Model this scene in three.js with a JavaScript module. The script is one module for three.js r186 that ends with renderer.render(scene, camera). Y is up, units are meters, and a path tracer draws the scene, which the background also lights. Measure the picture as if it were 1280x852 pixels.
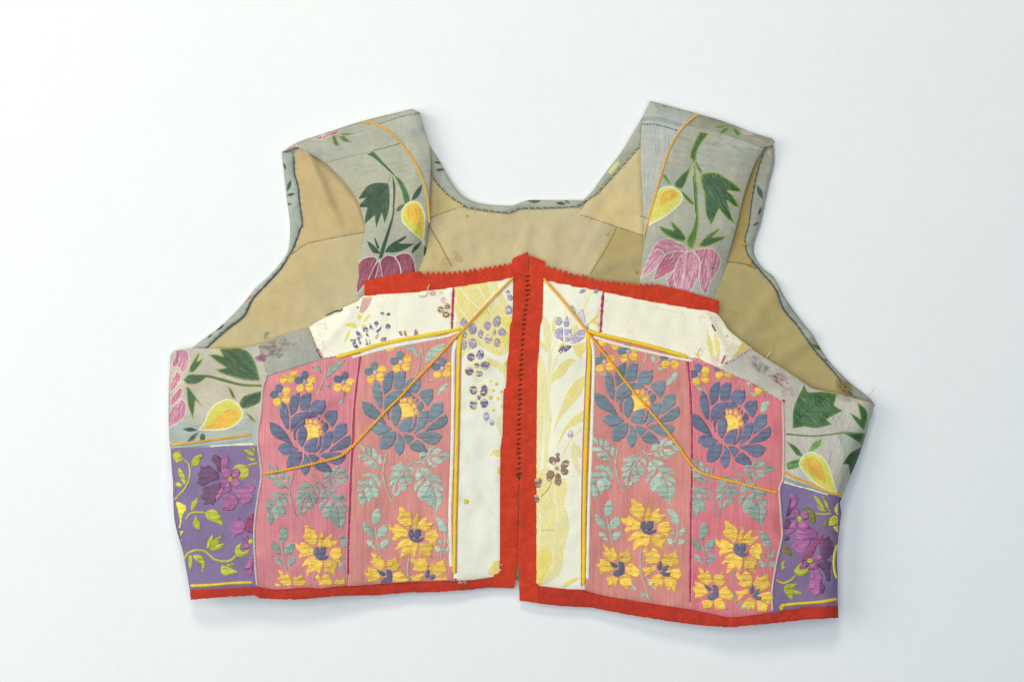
import * as THREE from 'three';
import { mergeGeometries } from 'three/addons/utils/BufferGeometryUtils.js';
import { RectAreaLightUniformsLib } from 'three/addons/lights/RectAreaLightUniformsLib.js';

// ---------------------------------------------------------------- camera, lamps, exposure
const scene = new THREE.Scene();
scene.background = new THREE.Color(0x000000);
const S = 0.0005, CAM = 1.0;                       // metres per photo pixel on the table; camera height
const camera = new THREE.PerspectiveCamera(2 * Math.atan(426 * S / CAM) * 180 / Math.PI, 1280 / 852, 0.05, 20);
camera.position.set(0, CAM, 0); camera.up.set(0, 0, -1); camera.lookAt(0, 0, 0);
const renderer = new THREE.WebGLRenderer({ antialias: true });
renderer.toneMapping = THREE.LinearToneMapping; renderer.toneMappingExposure = 0.985;
renderer.shadowMap.enabled = true;
RectAreaLightUniformsLib.init();
function areaLight(color, intensity, w, h, pos, target) {
  const l = new THREE.RectAreaLight(new THREE.Color(color), intensity, w, h);
  l.position.set(...pos); l.lookAt(...target); scene.add(l); return l;
}
areaLight(0xe3effa, 3.2, 2.2, 2.0, [0.0, 2.4, 0.0], [0, 0, 0]);          // broad overhead fill, added in place of the room bounce
areaLight(0xfffaee, 4.5, 1.0, 1.0, [-1.2, 0.96, -0.16], [0, 0, 0]);       // window to the left
areaLight(0xfff4e0, 20, 0.34, 0.34, [-0.12, 1.15, -1.0], [0, 0, 0]);     // lamp beyond the top edge

// ---------------------------------------------------------------- numbers and noise
let seed = 7;
const rnd = () => { seed = (seed * 1664525 + 1013904223) >>> 0; return seed / 4294967296; };
const rr = (a, b) => a + (b - a) * rnd();
const lerp = (a, b, t) => a + (b - a) * t, clamp = (x, a = 0, b = 1) => Math.min(b, Math.max(a, x));
const sm = (a, b, x) => { const t = clamp((x - a) / (b - a)); return t * t * (3 - 2 * t); };
const hash = (x, y) => { let h = (x * 374761393 + y * 668265263) | 0; h = Math.imul(h ^ (h >>> 13), 1274126177); h ^= h >>> 16; return (h >>> 0) / 4294967296; };
function vn(x, y, per = 0) {
  const ix = Math.floor(x), iy = Math.floor(y), fx = x - ix, fy = y - iy, u = fx * fx * (3 - 2 * fx), v = fy * fy * (3 - 2 * fy);
  const m = (a) => per ? ((a % per) + per) % per : a, g = (a, b) => hash(m(a), m(b));
  return lerp(lerp(g(ix, iy), g(ix + 1, iy), u), lerp(g(ix, iy + 1), g(ix + 1, iy + 1), u), v);
}
const fbm = (x, y) => vn(x, y) * 0.5 + vn(x * 2.1 + 7, y * 2.1 + 3) * 0.3 + vn(x * 4.3 + 1, y * 4.3 + 9) * 0.2;

// ---------------------------------------------------------------- outlines (all in photo pixels of the flat garment)
const pairs = (a) => { const r = []; for (let i = 0; i < a.length; i += 2) r.push([a[i], a[i + 1]]); return r; };
const T = (ox, oy, k) => (...a) => pairs(a).map(([x, y]) => [ox + x / k, oy + y / k]);
const area = (p) => { let s = 0; for (let i = 0; i < p.length; i++) { const a = p[i], b = p[(i + 1) % p.length]; s += a[0] * b[1] - b[0] * a[1]; } return s / 2; };
const wind = (p) => area(p) > 0 ? p.slice().reverse() : p;     // counter-clockwise seen from above
const el = (cx, cy, rx, ry, rot = 0, n = 12) => { const r = []; for (let i = 0; i < n; i++) { const a = i / n * 6.2832, x = Math.cos(a) * rx, y = Math.sin(a) * ry; r.push(cx + x * Math.cos(rot) - y * Math.sin(rot), cy + x * Math.sin(rot) + y * Math.cos(rot)); } return r; };
const elp = (...a) => pairs(el(...a));
function smooth(p, closed, step, corner = 42) {
  const n = p.length, isC = p.map((b, i) => {
    if (!closed && (i === 0 || i === n - 1)) return true;
    const a = p[(i + n - 1) % n], c = p[(i + 1) % n];
    let d = Math.atan2(c[1] - b[1], c[0] - b[0]) - Math.atan2(b[1] - a[1], b[0] - a[0]);
    while (d > Math.PI) d -= 2 * Math.PI; while (d < -Math.PI) d += 2 * Math.PI;
    return Math.abs(d) > corner * Math.PI / 180;
  });
  const out = [], m = closed ? n : n - 1;
  for (let i = 0; i < m; i++) {
    const p1 = p[i], p2 = p[(i + 1) % n], L = Math.hypot(p2[0] - p1[0], p2[1] - p1[1]), k = Math.max(1, Math.round(L / step));
    const p0 = isC[i] ? [2 * p1[0] - p2[0], 2 * p1[1] - p2[1]] : p[(i + n - 1) % n], j = (i + 1) % n, p3 = isC[j] ? [2 * p2[0] - p1[0], 2 * p2[1] - p1[1]] : p[(i + 2) % n];
    const l0 = Math.hypot(p1[0] - p0[0], p1[1] - p0[1]) || 1, l3 = Math.hypot(p3[0] - p2[0], p3[1] - p2[1]) || 1;
    for (let s = 0; s < k; s++) {
      const t = s / k, t2 = t * t, t3 = t2 * t, q = [0, 1].map((c) => {
        const m1 = 0.5 * ((p2[c] - p1[c]) + (p1[c] - p0[c]) * Math.min(1, L / l0)), m2 = 0.5 * ((p2[c] - p1[c]) + (p3[c] - p2[c]) * Math.min(1, L / l3));
        return (2 * t3 - 3 * t2 + 1) * p1[c] + (t3 - 2 * t2 + t) * m1 + (-2 * t3 + 3 * t2) * p2[c] + (t3 - t2) * m2;
      });
      out.push(q);
    }
  }
  if (!closed) out.push(p[n - 1]);
  return out;
}
function halfClip(p, f) {                                        // keep where f(point) >= 0
  const out = [];
  for (let i = 0; i < p.length; i++) {
    const a = p[i], b = p[(i + 1) % p.length], fa = f(a), fb = f(b);
    if (fa >= 0) out.push(a);
    if ((fa >= 0) !== (fb >= 0)) { const t = fa / (fa - fb); out.push([lerp(a[0], b[0], t), lerp(a[1], b[1], t)]); }
  }
  return out;
}
function convexClip(p, c) {
  const w = wind(c);
  for (let i = 0; i < w.length && p.length > 2; i++) { const a = w[i], b = w[(i + 1) % w.length]; p = halfClip(p, (q) => -((b[0] - a[0]) * (q[1] - a[1]) - (b[1] - a[1]) * (q[0] - a[0]))); }
  return p;
}
function segDist(q, p, closed = true) {
  let best = 1e9; const n = closed ? p.length : p.length - 1;
  for (let i = 0; i < n; i++) {
    const a = p[i], b = p[(i + 1) % p.length], dx = b[0] - a[0], dy = b[1] - a[1], l = dx * dx + dy * dy || 1;
    const t = clamp(((q[0] - a[0]) * dx + (q[1] - a[1]) * dy) / l), d = (q[0] - a[0] - t * dx) ** 2 + (q[1] - a[1] - t * dy) ** 2;
    if (d < best) best = d;
  }
  return Math.sqrt(best);
}
const polyLen = (p) => { let s = 0; for (let i = 1; i < p.length; i++) s += Math.hypot(p[i][0] - p[i - 1][0], p[i][1] - p[i - 1][1]); return s; };

// ---------------------------------------------------------------- geometry builder; uv in metres of the flat cloth
class GB {
  constructor(y0 = 0.01) { this.p = []; this.t = []; this.i = []; this.k = 1 - y0 / CAM; }
  v(px, py, y) { const c = S * (1 - y / CAM), X = (px - 640) * c, Z = (py - 426) * c; this.p.push(X, y, Z); this.t.push(X / this.k, -Z / this.k); return this.p.length / 3 - 1; }
  f(a, b, c) { this.i.push(a, b, c); }
  build() {
    const g = new THREE.BufferGeometry();
    g.setAttribute('position', new THREE.Float32BufferAttribute(this.p, 3)); g.setAttribute('uv', new THREE.Float32BufferAttribute(this.t, 2)); g.setIndex(this.i); g.computeVertexNormals(); return g;
  }
}
function clothGeom(outline, h, { g = 5, t = 0.0006, r = 3, y0 = 0.01, drop = t } = {}) {
  const P = wind(outline), gb = new GB(y0), key = new Map();
  let x0 = 1e9, y0_ = 1e9, x1 = -1e9, y1 = -1e9; for (const [x, y] of P) { x0 = Math.min(x0, x); x1 = Math.max(x1, x); y0_ = Math.min(y0_, y); y1 = Math.max(y1, y); }
  const hh = (q) => { const d = segDist(q, P); return h(q[0], q[1]) - (d < r ? drop * (1 - Math.sqrt(Math.max(0, 1 - (1 - d / r) ** 2))) : 0); };
  const V = (q) => { const k = Math.round(q[0] * 500) + '_' + Math.round(q[1] * 500); if (!key.has(k)) key.set(k, gb.v(q[0], q[1], hh(q))); return key.get(k); };
  x0 = Math.floor(x0 / g) * g; y0_ = Math.floor(y0_ / g) * g;
  for (let y = y0_; y < y1; y += g) {
    const row = halfClip(halfClip(P, (q) => q[1] - y), (q) => y + g - q[1]); if (row.length < 3) continue;
    for (let x = x0; x < x1; x += g) {
      const c = halfClip(halfClip(row, (q) => q[0] - x), (q) => x + g - q[0]); if (c.length < 3 || Math.abs(area(c)) < 1e-4) continue;
      if (Math.abs(Math.abs(area(c)) - g * g) < 1e-6) { const a = V([x, y]), b = V([x, y + g]), d = V([x + g, y + g]), e = V([x + g, y]); gb.f(a, b, d); gb.f(a, d, e); continue; }
      const u = []; for (const q of c) if (!u.length || Math.hypot(q[0] - u[u.length - 1][0], q[1] - u[u.length - 1][1]) > 2e-3) u.push(q);
      if (u.length < 3) continue;
      for (const tr of THREE.ShapeUtils.triangulateShape(u.map((q) => new THREE.Vector2(q[0], q[1])), [])) {
        const A = area([u[tr[0]], u[tr[1]], u[tr[2]]]); if (Math.abs(A) < 1e-6) continue;
        const ids = tr.map((k) => V(u[k])); if (A > 0) ids.reverse(); gb.f(...ids);
      }
    }
  }
  const top = gb.build(), n = gb.p.length / 3, sk = new GB(y0), base = [];
  P.forEach((q) => { const y = hh(q); base.push([sk.v(q[0], q[1], y), sk.v(q[0], q[1], Math.max(y - t, 0.0002))]); });
  base.forEach((b, i) => { const c = base[(i + 1) % base.length]; sk.f(b[0], b[1], c[1]); sk.f(b[0], c[1], c[0]); });
  const under = top.clone(), up = under.attributes.position; for (let i = 0; i < n; i++) up.setY(i, Math.max(up.getY(i) - t, 0.0002));
  const ix = Array.from(under.index.array); for (let i = 0; i < ix.length; i += 3) { const a = ix[i]; ix[i] = ix[i + 1]; ix[i + 1] = a; } under.setIndex(ix); under.computeVertexNormals();
  return mergeGeometries([top, sk.build(), under]);
}
function pillow(pts, h, lift, y0, shrink = 0.3) {                              // one padded patch of embroidery
  const P = wind(pts.map((q) => [q[0], q[1]])), n = P.length, A = Math.abs(area(P)), per = polyLen([...P, P[0]]), d = Math.min(1.5, 0.75 * A / per), gb = new GB(y0), o = [], q = [], In = [];
  for (let i = 0; i < n; i++) {
    const a = P[(i + n - 1) % n], b = P[i], c = P[(i + 1) % n];
    let nx = a[1] - c[1], ny = c[0] - a[0]; const l = Math.hypot(nx, ny) || 1; nx /= l; ny /= l;
    const z = Math.min(shrink, d * 0.55); b[0] -= nx * z; b[1] -= ny * z; o.push(gb.v(b[0], b[1], h(b[0], b[1]) - 0.00002));
    const e = [b[0] - nx * d, b[1] - ny * d], m = [b[0] - nx * d * 0.25, b[1] - ny * d * 0.25];
    q.push(gb.v(m[0], m[1], h(m[0], m[1]) + lift * 0.62)); In.push([e, gb.v(e[0], e[1], h(e[0], e[1]) + lift)]);
  }
  for (let i = 0; i < n; i++) { const j = (i + 1) % n; gb.f(o[i], o[j], q[j]); gb.f(o[i], q[j], q[i]); gb.f(q[i], q[j], In[j][1]); gb.f(q[i], In[j][1], In[i][1]); }
  // the top follows the cloth: large patches are split into small cells
  const top = In.map((e) => e[0]), bx = boxOf(top), g = Math.max(bx[2] - bx[0], bx[3] - bx[1]) > 9 ? 5 : 99, key = new Map(In.map((e) => [e[0].map((v) => v.toFixed(3)).join(), e[1]]));
  const V = (q) => { const k = q.map((v) => v.toFixed(3)).join(); if (!key.has(k)) key.set(k, gb.v(q[0], q[1], h(q[0], q[1]) + lift)); return key.get(k); };
  for (let y = Math.floor(bx[1] / g) * g; y < bx[3]; y += g) for (let x = Math.floor(bx[0] / g) * g; x < bx[2]; x += g) {
    const cell = g > 9 ? (x === Math.floor(bx[0] / g) * g && y === Math.floor(bx[1] / g) * g ? top : []) : halfClip(halfClip(halfClip(halfClip(top, (q) => q[1] - y), (q) => y + g - q[1]), (q) => q[0] - x), (q) => x + g - q[0]);
    if (cell.length < 3) continue;
    for (const tr of THREE.ShapeUtils.triangulateShape(cell.map((q) => new THREE.Vector2(...q)), [])) { const A2 = area(tr.map((k) => cell[k])); if (Math.abs(A2) < 1e-5) continue; const ids = tr.map((k) => V(cell[k])); if (A2 > 0) ids.reverse(); gb.f(...ids); }
  }
  return gb.build();
}
function resample(p, step) { const out = [p[0]]; let acc = 0; for (let i = 1; i < p.length; i++) { let a = p[i - 1], b = p[i], l = Math.hypot(b[0] - a[0], b[1] - a[1]); while (acc + l >= step) { const t = (step - acc) / l; a = [lerp(a[0], b[0], t), lerp(a[1], b[1], t)]; out.push(a); l = Math.hypot(b[0] - a[0], b[1] - a[1]); acc = 0; } acc += l; } out.push(p[p.length - 1]); return out; }
function frame(p, i) { const a = p[Math.max(0, i - 1)], b = p[Math.min(p.length - 1, i + 1)], dx = b[0] - a[0], dy = b[1] - a[1], l = Math.hypot(dx, dy) || 1; return [-dy / l, dx / l, dx / l, dy / l]; }
function sweep(path, w, hgt, h, { lift = 0, step = 2, m = 6, taper = 1, wob = 0 } = {}) {   // a cord lying on the cloth
  const p = resample(smooth(path, false, step, 30), step), n = p.length, g = { p: [], t: [], i: [] }; let len = 0;
  for (let i = 0; i < n; i++) {
    const [nx, ny] = frame(p, i), tp = (i === 0 || i === n - 1) ? 1 - 0.8 * taper : 1; if (i) len += Math.hypot(p[i][0] - p[i - 1][0], p[i][1] - p[i - 1][1]) * S;
    const ww = w * tp * (1 + wob * (vn(len * 900, w * 31) - 0.5));
    for (let j = 0; j <= m; j++) {
      const a = Math.PI * (j / m), o = Math.cos(a) * ww, px = p[i][0] + nx * o, py = p[i][1] + ny * o, y = h(px, py) + lift + Math.sin(a) * hgt * tp - (j === 0 || j === m ? 0.00015 : 0), c = S * (1 - y / CAM);
      g.p.push((px - 640) * c, y, (py - 426) * c); g.t.push(len, j / m * w * 2 * S);
      if (i && j) { const A = (i - 1) * (m + 1) + j - 1, B = A + 1, C = i * (m + 1) + j - 1, D = C + 1; g.i.push(A, B, D, A, D, C); }
    }
  }
  const b = new THREE.BufferGeometry(); b.setAttribute('position', new THREE.Float32BufferAttribute(g.p, 3)); b.setAttribute('uv', new THREE.Float32BufferAttribute(g.t, 2)); b.setIndex(g.i); b.computeVertexNormals(); return b;
}
function twist(path, w, h, { pitch = 7, lift = 0, strands = 2, flat = 0.8 } = {}) {       // a twisted cord: real strands
  const p = resample(smooth(path, false, 1.1, 30), 1.1), n = p.length, m = 6, out = [];
  for (let s = 0; s < strands; s++) {
    const g = { p: [], t: [], i: [] }; let len = 0;
    for (let i = 0; i < n; i++) {
      const [nx, ny, tx, ty] = frame(p, i); if (i) len += Math.hypot(p[i][0] - p[i - 1][0], p[i][1] - p[i - 1][1]);
      const ph = len / pitch * 6.2832 + s * 6.2832 / strands, tp = (i === 0 || i === n - 1) ? 0.3 : 1, R = w * 0.58 * tp, off = w * 0.46 * Math.cos(ph), up = w * 0.46 * Math.sin(ph);
      for (let j = 0; j <= m; j++) {
        const a = 6.2832 * j / m, o = off + Math.cos(a) * R, px = p[i][0] + nx * o, py = p[i][1] + ny * o, y = h(px, py) + lift + (w * 0.9 + (up + Math.sin(a) * R)) * S * flat, c = S * (1 - y / CAM);
        g.p.push((px - 640) * c, y, (py - 426) * c); g.t.push(len * S, j / m * w * 3 * S);
        if (i && j) { const A = (i - 1) * (m + 1) + j - 1, B = A + 1, C = i * (m + 1) + j - 1, D = C + 1; g.i.push(A, B, D, A, D, C); }
      }
    }
    const b = new THREE.BufferGeometry(); b.setAttribute('position', new THREE.Float32BufferAttribute(g.p, 3)); b.setAttribute('uv', new THREE.Float32BufferAttribute(g.t, 2)); b.setIndex(g.i); b.computeVertexNormals(); out.push(b);
  }
  return mergeGeometries(out);
}
// strip that turns under a fold: from an edge of the cloth down and inward to the table
function turnUnder(edge, h, cx, cy, inset, yEnd, y0) {
  const p = resample(smooth(edge, false, 4, 30), 4), gb = new GB(y0), m = 6; let side = 0;
  { const [nx, ny] = frame(p, p.length >> 1), q = p[p.length >> 1]; side = ((cx - q[0]) * nx + (cy - q[1]) * ny) > 0 ? 1 : -1; }
  for (let i = 0; i < p.length; i++) {
    const [nx, ny] = frame(p, i), yT = h(p[i][0], p[i][1]);
    for (let j = 0; j <= m; j++) { const a = Math.PI / 2 * j / m, o = inset * (1 - Math.cos(a)) * side, y = lerp(yT, yEnd, Math.sin(a)); gb.v(p[i][0] + nx * o, p[i][1] + ny * o, y); if (i && j) { const A = (i - 1) * (m + 1) + j - 1, B = A + 1, C = i * (m + 1) + j - 1, D = C + 1; gb.f(A, B, D); gb.f(A, D, C); } }
  }
  return gb.build();
}

// ---------------------------------------------------------------- textures
const hex = (c) => [(c >> 16) & 255, (c >> 8) & 255, c & 255];
const css = (c, a = 1) => { const [r, g, b] = hex(c); return `rgba(${r},${g},${b},${a})`; };
function tile(w, h, size, fn, srgb, rot = 0) {                    // repeating texture; size in metres [x, y]
  const d = new Uint8Array(w * h * 4);
  for (let y = 0; y < h; y++) for (let x = 0; x < w; x++) { const c = fn(x / w, y / h), o = (y * w + x) * 4; for (let k = 0; k < 3; k++) d[o + k] = clamp(Math.round(Array.isArray(c) ? c[k] : c * 255), 0, 255); d[o + 3] = 255; }
  const t = new THREE.DataTexture(d, w, h); t.wrapS = t.wrapT = THREE.RepeatWrapping; t.magFilter = THREE.LinearFilter; t.minFilter = THREE.LinearFilter;
  t.repeat.set(1 / size[0], 1 / size[1]); t.rotation = rot; if (srgb) t.colorSpace = THREE.SRGBColorSpace; t.needsUpdate = true; return t;
}
const mul = (c, f) => { const [r, g, b] = hex(c); return [r * f, g * f, b * f]; };
const mixc = (a, b, t) => { const A = hex(a), B = hex(b); return [0, 1, 2].map((k) => lerp(A[k], B[k], t)); };
function placed(cv, x0, y0, x1, y1, srgb = true) {
  const t = new THREE.CanvasTexture(cv); if (srgb) t.colorSpace = THREE.SRGBColorSpace; t.wrapS = t.wrapT = THREE.ClampToEdgeWrapping; t.magFilter = THREE.LinearFilter; t.generateMipmaps = false; t.minFilter = THREE.LinearFilter;
  const w = x1 - x0, h = y1 - y0; t.repeat.set(1 / (S * w), 1 / (S * h)); t.offset.set((640 - x0) / w, 1 - (426 - y0) / h); return t;
}
function panel(x0, y0, x1, y1, k, draw, grain) {                  // a piece of painted or woven cloth, drawn in garment pixels
  const cv = document.createElement('canvas'); cv.width = Math.round((x1 - x0) * k); cv.height = Math.round((y1 - y0) * k);
  const c = cv.getContext('2d'); c.scale(k, k); c.translate(-x0, -y0); c.lineJoin = c.lineCap = 'round'; draw(c);
  if (grain) {
    const im = c.getImageData(0, 0, cv.width, cv.height), d = im.data;
    for (let y = 0; y < cv.height; y++) for (let x = 0; x < cv.width; x++) { const f = grain(x0 + x / k, y0 + y / k, x, y), o = (y * cv.width + x) * 4; for (let q = 0; q < 3; q++) d[o + q] = clamp(d[o + q] * (Array.isArray(f) ? f[q] : f), 0, 255); }
    c.putImageData(im, 0, 0);
  }
  return placed(cv, x0, y0, x1, y1);
}
function trace(c, pts, closed = true, corner = 70) { const p = smooth(pts, closed, 0.8, corner); c.beginPath(); p.forEach((q, i) => i ? c.lineTo(...q) : c.moveTo(...q)); if (closed) c.closePath(); }
function shape(c, pts, col, a = 1, corner = 70) { trace(c, pts, true, corner); c.fillStyle = css(col, a); c.fill(); }
function line(c, pts, w, col, a = 1) { trace(c, pts, false); c.lineWidth = w; c.strokeStyle = css(col, a); c.stroke(); }
function boxOf(p) { let a = [1e9, 1e9, -1e9, -1e9]; for (const [x, y] of p) { a[0] = Math.min(a[0], x); a[1] = Math.min(a[1], y); a[2] = Math.max(a[2], x); a[3] = Math.max(a[3], y); } return a; }
function brushed(c, pts, base, cols, ang, n, w = 0.9, len = 9, edge, ew = 1.1, ea = 0.9) {   // a shape painted with a small brush
  shape(c, pts, base); c.save(); trace(c, pts); c.clip(); const b = boxOf(pts);
  n = Math.max(n, Math.abs(area(pts)) * 0.22);
  for (let i = 0; i < n; i++) {
    const x = rr(b[0], b[2]), y = rr(b[1], b[3]), a = ang + rr(-0.2, 0.2), l = len * rr(0.4, 1.2), bx = rr(-1.5, 1.5);
    c.beginPath(); c.moveTo(x - Math.cos(a) * l / 2, y - Math.sin(a) * l / 2); c.quadraticCurveTo(x + bx, y + bx, x + Math.cos(a) * l / 2, y + Math.sin(a) * l / 2);
    c.lineWidth = w * rr(0.4, 1.3); c.strokeStyle = css(cols[Math.floor(rnd() * cols.length)], rr(0.15, 0.55)); c.stroke();
  }
  c.restore();
  if (edge) { trace(c, pts); c.lineWidth = ew; c.strokeStyle = css(edge, ea); c.stroke(); }
}
function leafPaint(c, pts, ang, dark = 0x35583a, light = 0x9aae4c, edge = 0.7) {
  brushed(c, pts, dark, [0x20382a, 0x4a7646, 0x6b9450, 0x233d2c, dark, dark], ang, 40, 1.3, 9);
  c.save(); trace(c, pts); c.clip(); trace(c, pts); c.lineWidth = 1.9; c.strokeStyle = css(light, edge); c.stroke(); c.lineWidth = 3.6; c.strokeStyle = css(light, edge * 0.3); c.stroke();
  const o = smooth(pts, true, 1, 70), mx = o.reduce((s, q) => s + q[0], 0) / o.length, my = o.reduce((s, q) => s + q[1], 0) / o.length;
  for (let i = 0; i < o.length * 0.9; i++) { const q = o[Math.floor(rnd() * o.length)], t = rr(0.03, 0.22), w = rr(-1, 1); c.beginPath(); c.moveTo(...q); c.lineTo(lerp(q[0], mx, t) + w, lerp(q[1], my, t) + w); c.lineWidth = rr(0.3, 0.9); c.strokeStyle = css(light, rr(0.2, 0.6) * edge); c.stroke(); }
  const b = boxOf(pts); for (let i = 0; i < 16 + Math.abs(area(pts)) * 0.06; i++) { c.fillStyle = css(light, rr(0.2, 0.6)); c.fillRect(rr(b[0], b[2]), rr(b[1], b[3]), rr(0.4, 0.9), rr(0.4, 1.1)); } c.restore();
}
function figPaint(c, pts, ang, core, rim = 0xd6d64a, coreCol = 0xe39a2c) {
  brushed(c, pts, rim, [0xe6e066, 0xd9cf4e, 0xc9d052], ang, 30, 1.2, 8, 0xeeead2, 1.5, 0.9);
  c.save(); trace(c, pts); c.clip(); brushed(c, core, 0xe8bd3e, [coreCol, 0xd97f24, 0xf0cf50, 0xe8b03a, 0xdd8a30], ang, 60, 0.9, 9); c.restore();
}
function tulip(c, p, ang, base = 0xc87e90, cols = [0xdfaab4, 0xb05a70, 0xeed4d4, 0xc06a80, 0x9c4a62]) {
  brushed(c, p, base, cols, ang, 80, 1.1, 15); c.save(); trace(c, p); c.clip(); const b = boxOf(p), dark = (base >> 16) < 0xb0;
  for (let i = 0; i < Math.abs(area(p)) * 0.035 + 3; i++) { const x = rr(b[0], b[2]), y = rr(b[1], b[3]), a = ang + rr(-0.15, 0.15), l = rr(4, 12); line(c, [[x, y], [x + Math.cos(a) * l * 0.5 + 0.6, y + Math.sin(a) * l * 0.5], [x + Math.cos(a) * l, y + Math.sin(a) * l]], rr(0.7, 1.9), i % 3 ? (dark ? 0xb0667c : 0xf0dcd6) : (dark ? 0x6a2238 : 0xa8506a), rr(0.2, 0.5)); }
  c.restore(); trace(c, p); c.lineWidth = 1; c.strokeStyle = css(0xe6e2d0, 0.75); c.stroke();
}
function hatch(cs, pts, ang, gap, len, col, a = 0.9, w = 0.8) {   // woven floats: short raised stitches inside an outline
  gap *= 1.45; len *= 1.4; w *= 1.35; const b = boxOf(pts), cx = (b[0] + b[2]) / 2, cy = (b[1] + b[3]) / 2, R = Math.hypot(b[2] - b[0], b[3] - b[1]) / 2, ca = Math.cos(ang), sa = Math.sin(ang);
  for (const [c, bump] of cs) { c.save(); trace(c, pts, true, 50); c.clip(); if (!bump) { c.fillStyle = css(col, 0.14 * a); c.fill(); } }
  for (let v = -R, k = 0; v < R; v += gap, k++) for (let u = -R + (k % 2) * len * 0.6; u < R; u += len * 1.25) {
    const jx = rr(-0.25, 0.25), jy = rr(-0.2, 0.2), l = len * rr(0.7, 1.1), x = cx + (u + jx) * ca - (v + jy) * sa, y = cy + (u + jx) * sa + (v + jy) * ca;
    for (const [c, bump] of cs) { c.beginPath(); c.moveTo(x, y); c.lineTo(x + ca * l, y + sa * l); c.lineWidth = w * rr(0.8, 1.2); c.strokeStyle = bump ? 'rgba(255,255,255,0.9)' : css(col, a * rr(0.6, 1)); c.stroke(); }
  }
  for (const [c] of cs) c.restore();
}

const gau = (t) => Math.exp(-t * t);
// ---------------------------------------------------------------- the lie of the garment: heights in metres over the table
const foldLeft = pairs([217, 438, 211.5, 470, 210.6, 534, 213.7, 559, 215.8, 601, 218, 650, 227.5, 686, 237, 749]);
const foldRight = pairs([1094, 505, 1087, 526, 1076, 564, 1061, 600, 1050, 628, 1051.7, 642, 1048.5, 667, 1046.4, 694, 1047.5, 722, 1048.5, 772]);
const wav = (x, y, s, k = 0) => fbm(x / s + k, y / s + k * 1.7) - 0.5;
function hFront(x, y) {
  const dx = Math.abs(x - 648), side = sm(110, 330, dx), ramp = sm(405, 650, y);
  let h = 0.0068 + 0.002 * sm(12, 80, dx) + (0.0118 + 0.0012 * (x > 648)) * side * ramp + 0.0026 * wav(x, y, 70, 3) + 0.0021 * wav(x, y, 27, 9);
  if (y > 650) h += 0.0011 * Math.sin(x / 21 + 2 * vn(x / 60, 4)) * sm(670, 750, y);
  const d = Math.min(x < 330 ? segDist([x, y], foldLeft, false) : 99, x > 960 ? segDist([x, y], foldRight, false) : 99), r = 20;
  if (d < r) h -= Math.min(0.0075, h * 0.45) * (1 - Math.sqrt(Math.max(0, 1 - (1 - d / r) ** 2)));
  if (y < 500) { const arm = Math.max(sm(26, 0, segDist([x, y], armL, false)), sm(26, 0, segDist([x, y], armR, false))); h -= 0.0022 * arm; }
  // pulled folds in the cloth near the armholes
  h += 0.0016 * gau(((x - 424) * 0.8 + (y - 405) * 0.6) / 5) * sm(378, 392, y) * sm(440, 415, y) * (x < 470 ? 1 : 0);
  h += 0.0014 * gau(((x - 893) * 0.92 - (y - 410) * 0.4) / 5) * sm(385, 400, y) * sm(450, 425, y) * (x > 860 ? 1 : 0);
  h -= 0.0014 * gau(((x - 1003) * 0.75 + (y - 690) * -0.66) / 9) * (x > 968 && y > 600 ? 1 : 0);
  h += 0.0010 * gau(((x - 345) * 0.5 + (y - 540) * 0.87) / 6) * (x < 430 && y > 480 && y < 620 ? 1 : 0);
  return h;
}
const armL = pairs([217, 438, 272, 435, 306, 434, 327, 429, 348, 420, 369, 414, 386, 409, 407, 396, 428, 384, 447, 376]);
const armR = pairs([896, 391, 911, 412, 940, 435, 958, 448, 975, 458, 1007, 479, 1047, 492, 1094, 504]);
const foldTopL = pairs([352, 190, 372, 178, 403, 167.5, 452, 151.7, 515, 136, 525, 141]), foldTopR = pairs([803, 148, 813, 126, 845.6, 135, 875, 143, 909, 153, 941, 166, 966, 173, 969, 178.6]);
const cols = [[470, 300], [610, 300], [760, 300], [860, 380], [985, 420], [380, 380], [330, 410]];
function hBack(x, y) {
  let h = 0.0016 + 0.0045 * Math.max(0, wav(x, y, 52, 5)) + 0.0018 * wav(x, y, 21, 2) + 0.0006;
  h += 0.0011 * gau(((x - 742) + (y - 300) * 0.55) / 7) * sm(262, 285, y);        // diagonal creases of the lining
  h += 0.0009 * gau(((x - 690) + (y - 300) * 0.12) / 9) * sm(262, 290, y);
  h += 0.0016 * gau(((x - 985) * 0.52 + (y - 440) * 0.85) / 7) * (x > 930 ? 1 : 0);
  h += 0.0012 * gau(((x - 945) * 0.8 + (y - 395) * 0.6) / 9) * (x > 900 ? 1 : 0);
  h += 0.0012 * gau(((x - 385) * 0.85 - (y - 360) * 0.5) / 10) * (x < 450 ? 1 : 0);
  h += 0.0022 * gau(((x - 398) * 0.93 - (y - 230) * 0.36) / 7) * (x < 450 && y < 300 ? sm(300, 270, y) : 0) + 0.0014 * gau(((x - 420) * 0.9 - (y - 270) * 0.4) / 6) * (x < 460 && y < 300 ? sm(300, 275, y) : 0);
  h += 0.0016 * gau(((x - 800) * 0.3 + (y - 318) * 0.95) / 8) * sm(700, 760, x) * sm(900, 820, x) + 0.0013 * gau(((x - 655) + (y - 300) * 0.3) / 6) * sm(262, 290, y);
  const d = Math.min(segDist([x, y], foldTopL, false), segDist([x, y], foldTopR, false));
  return h + 0.0022 * sm(40, 4, d);
}
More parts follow.
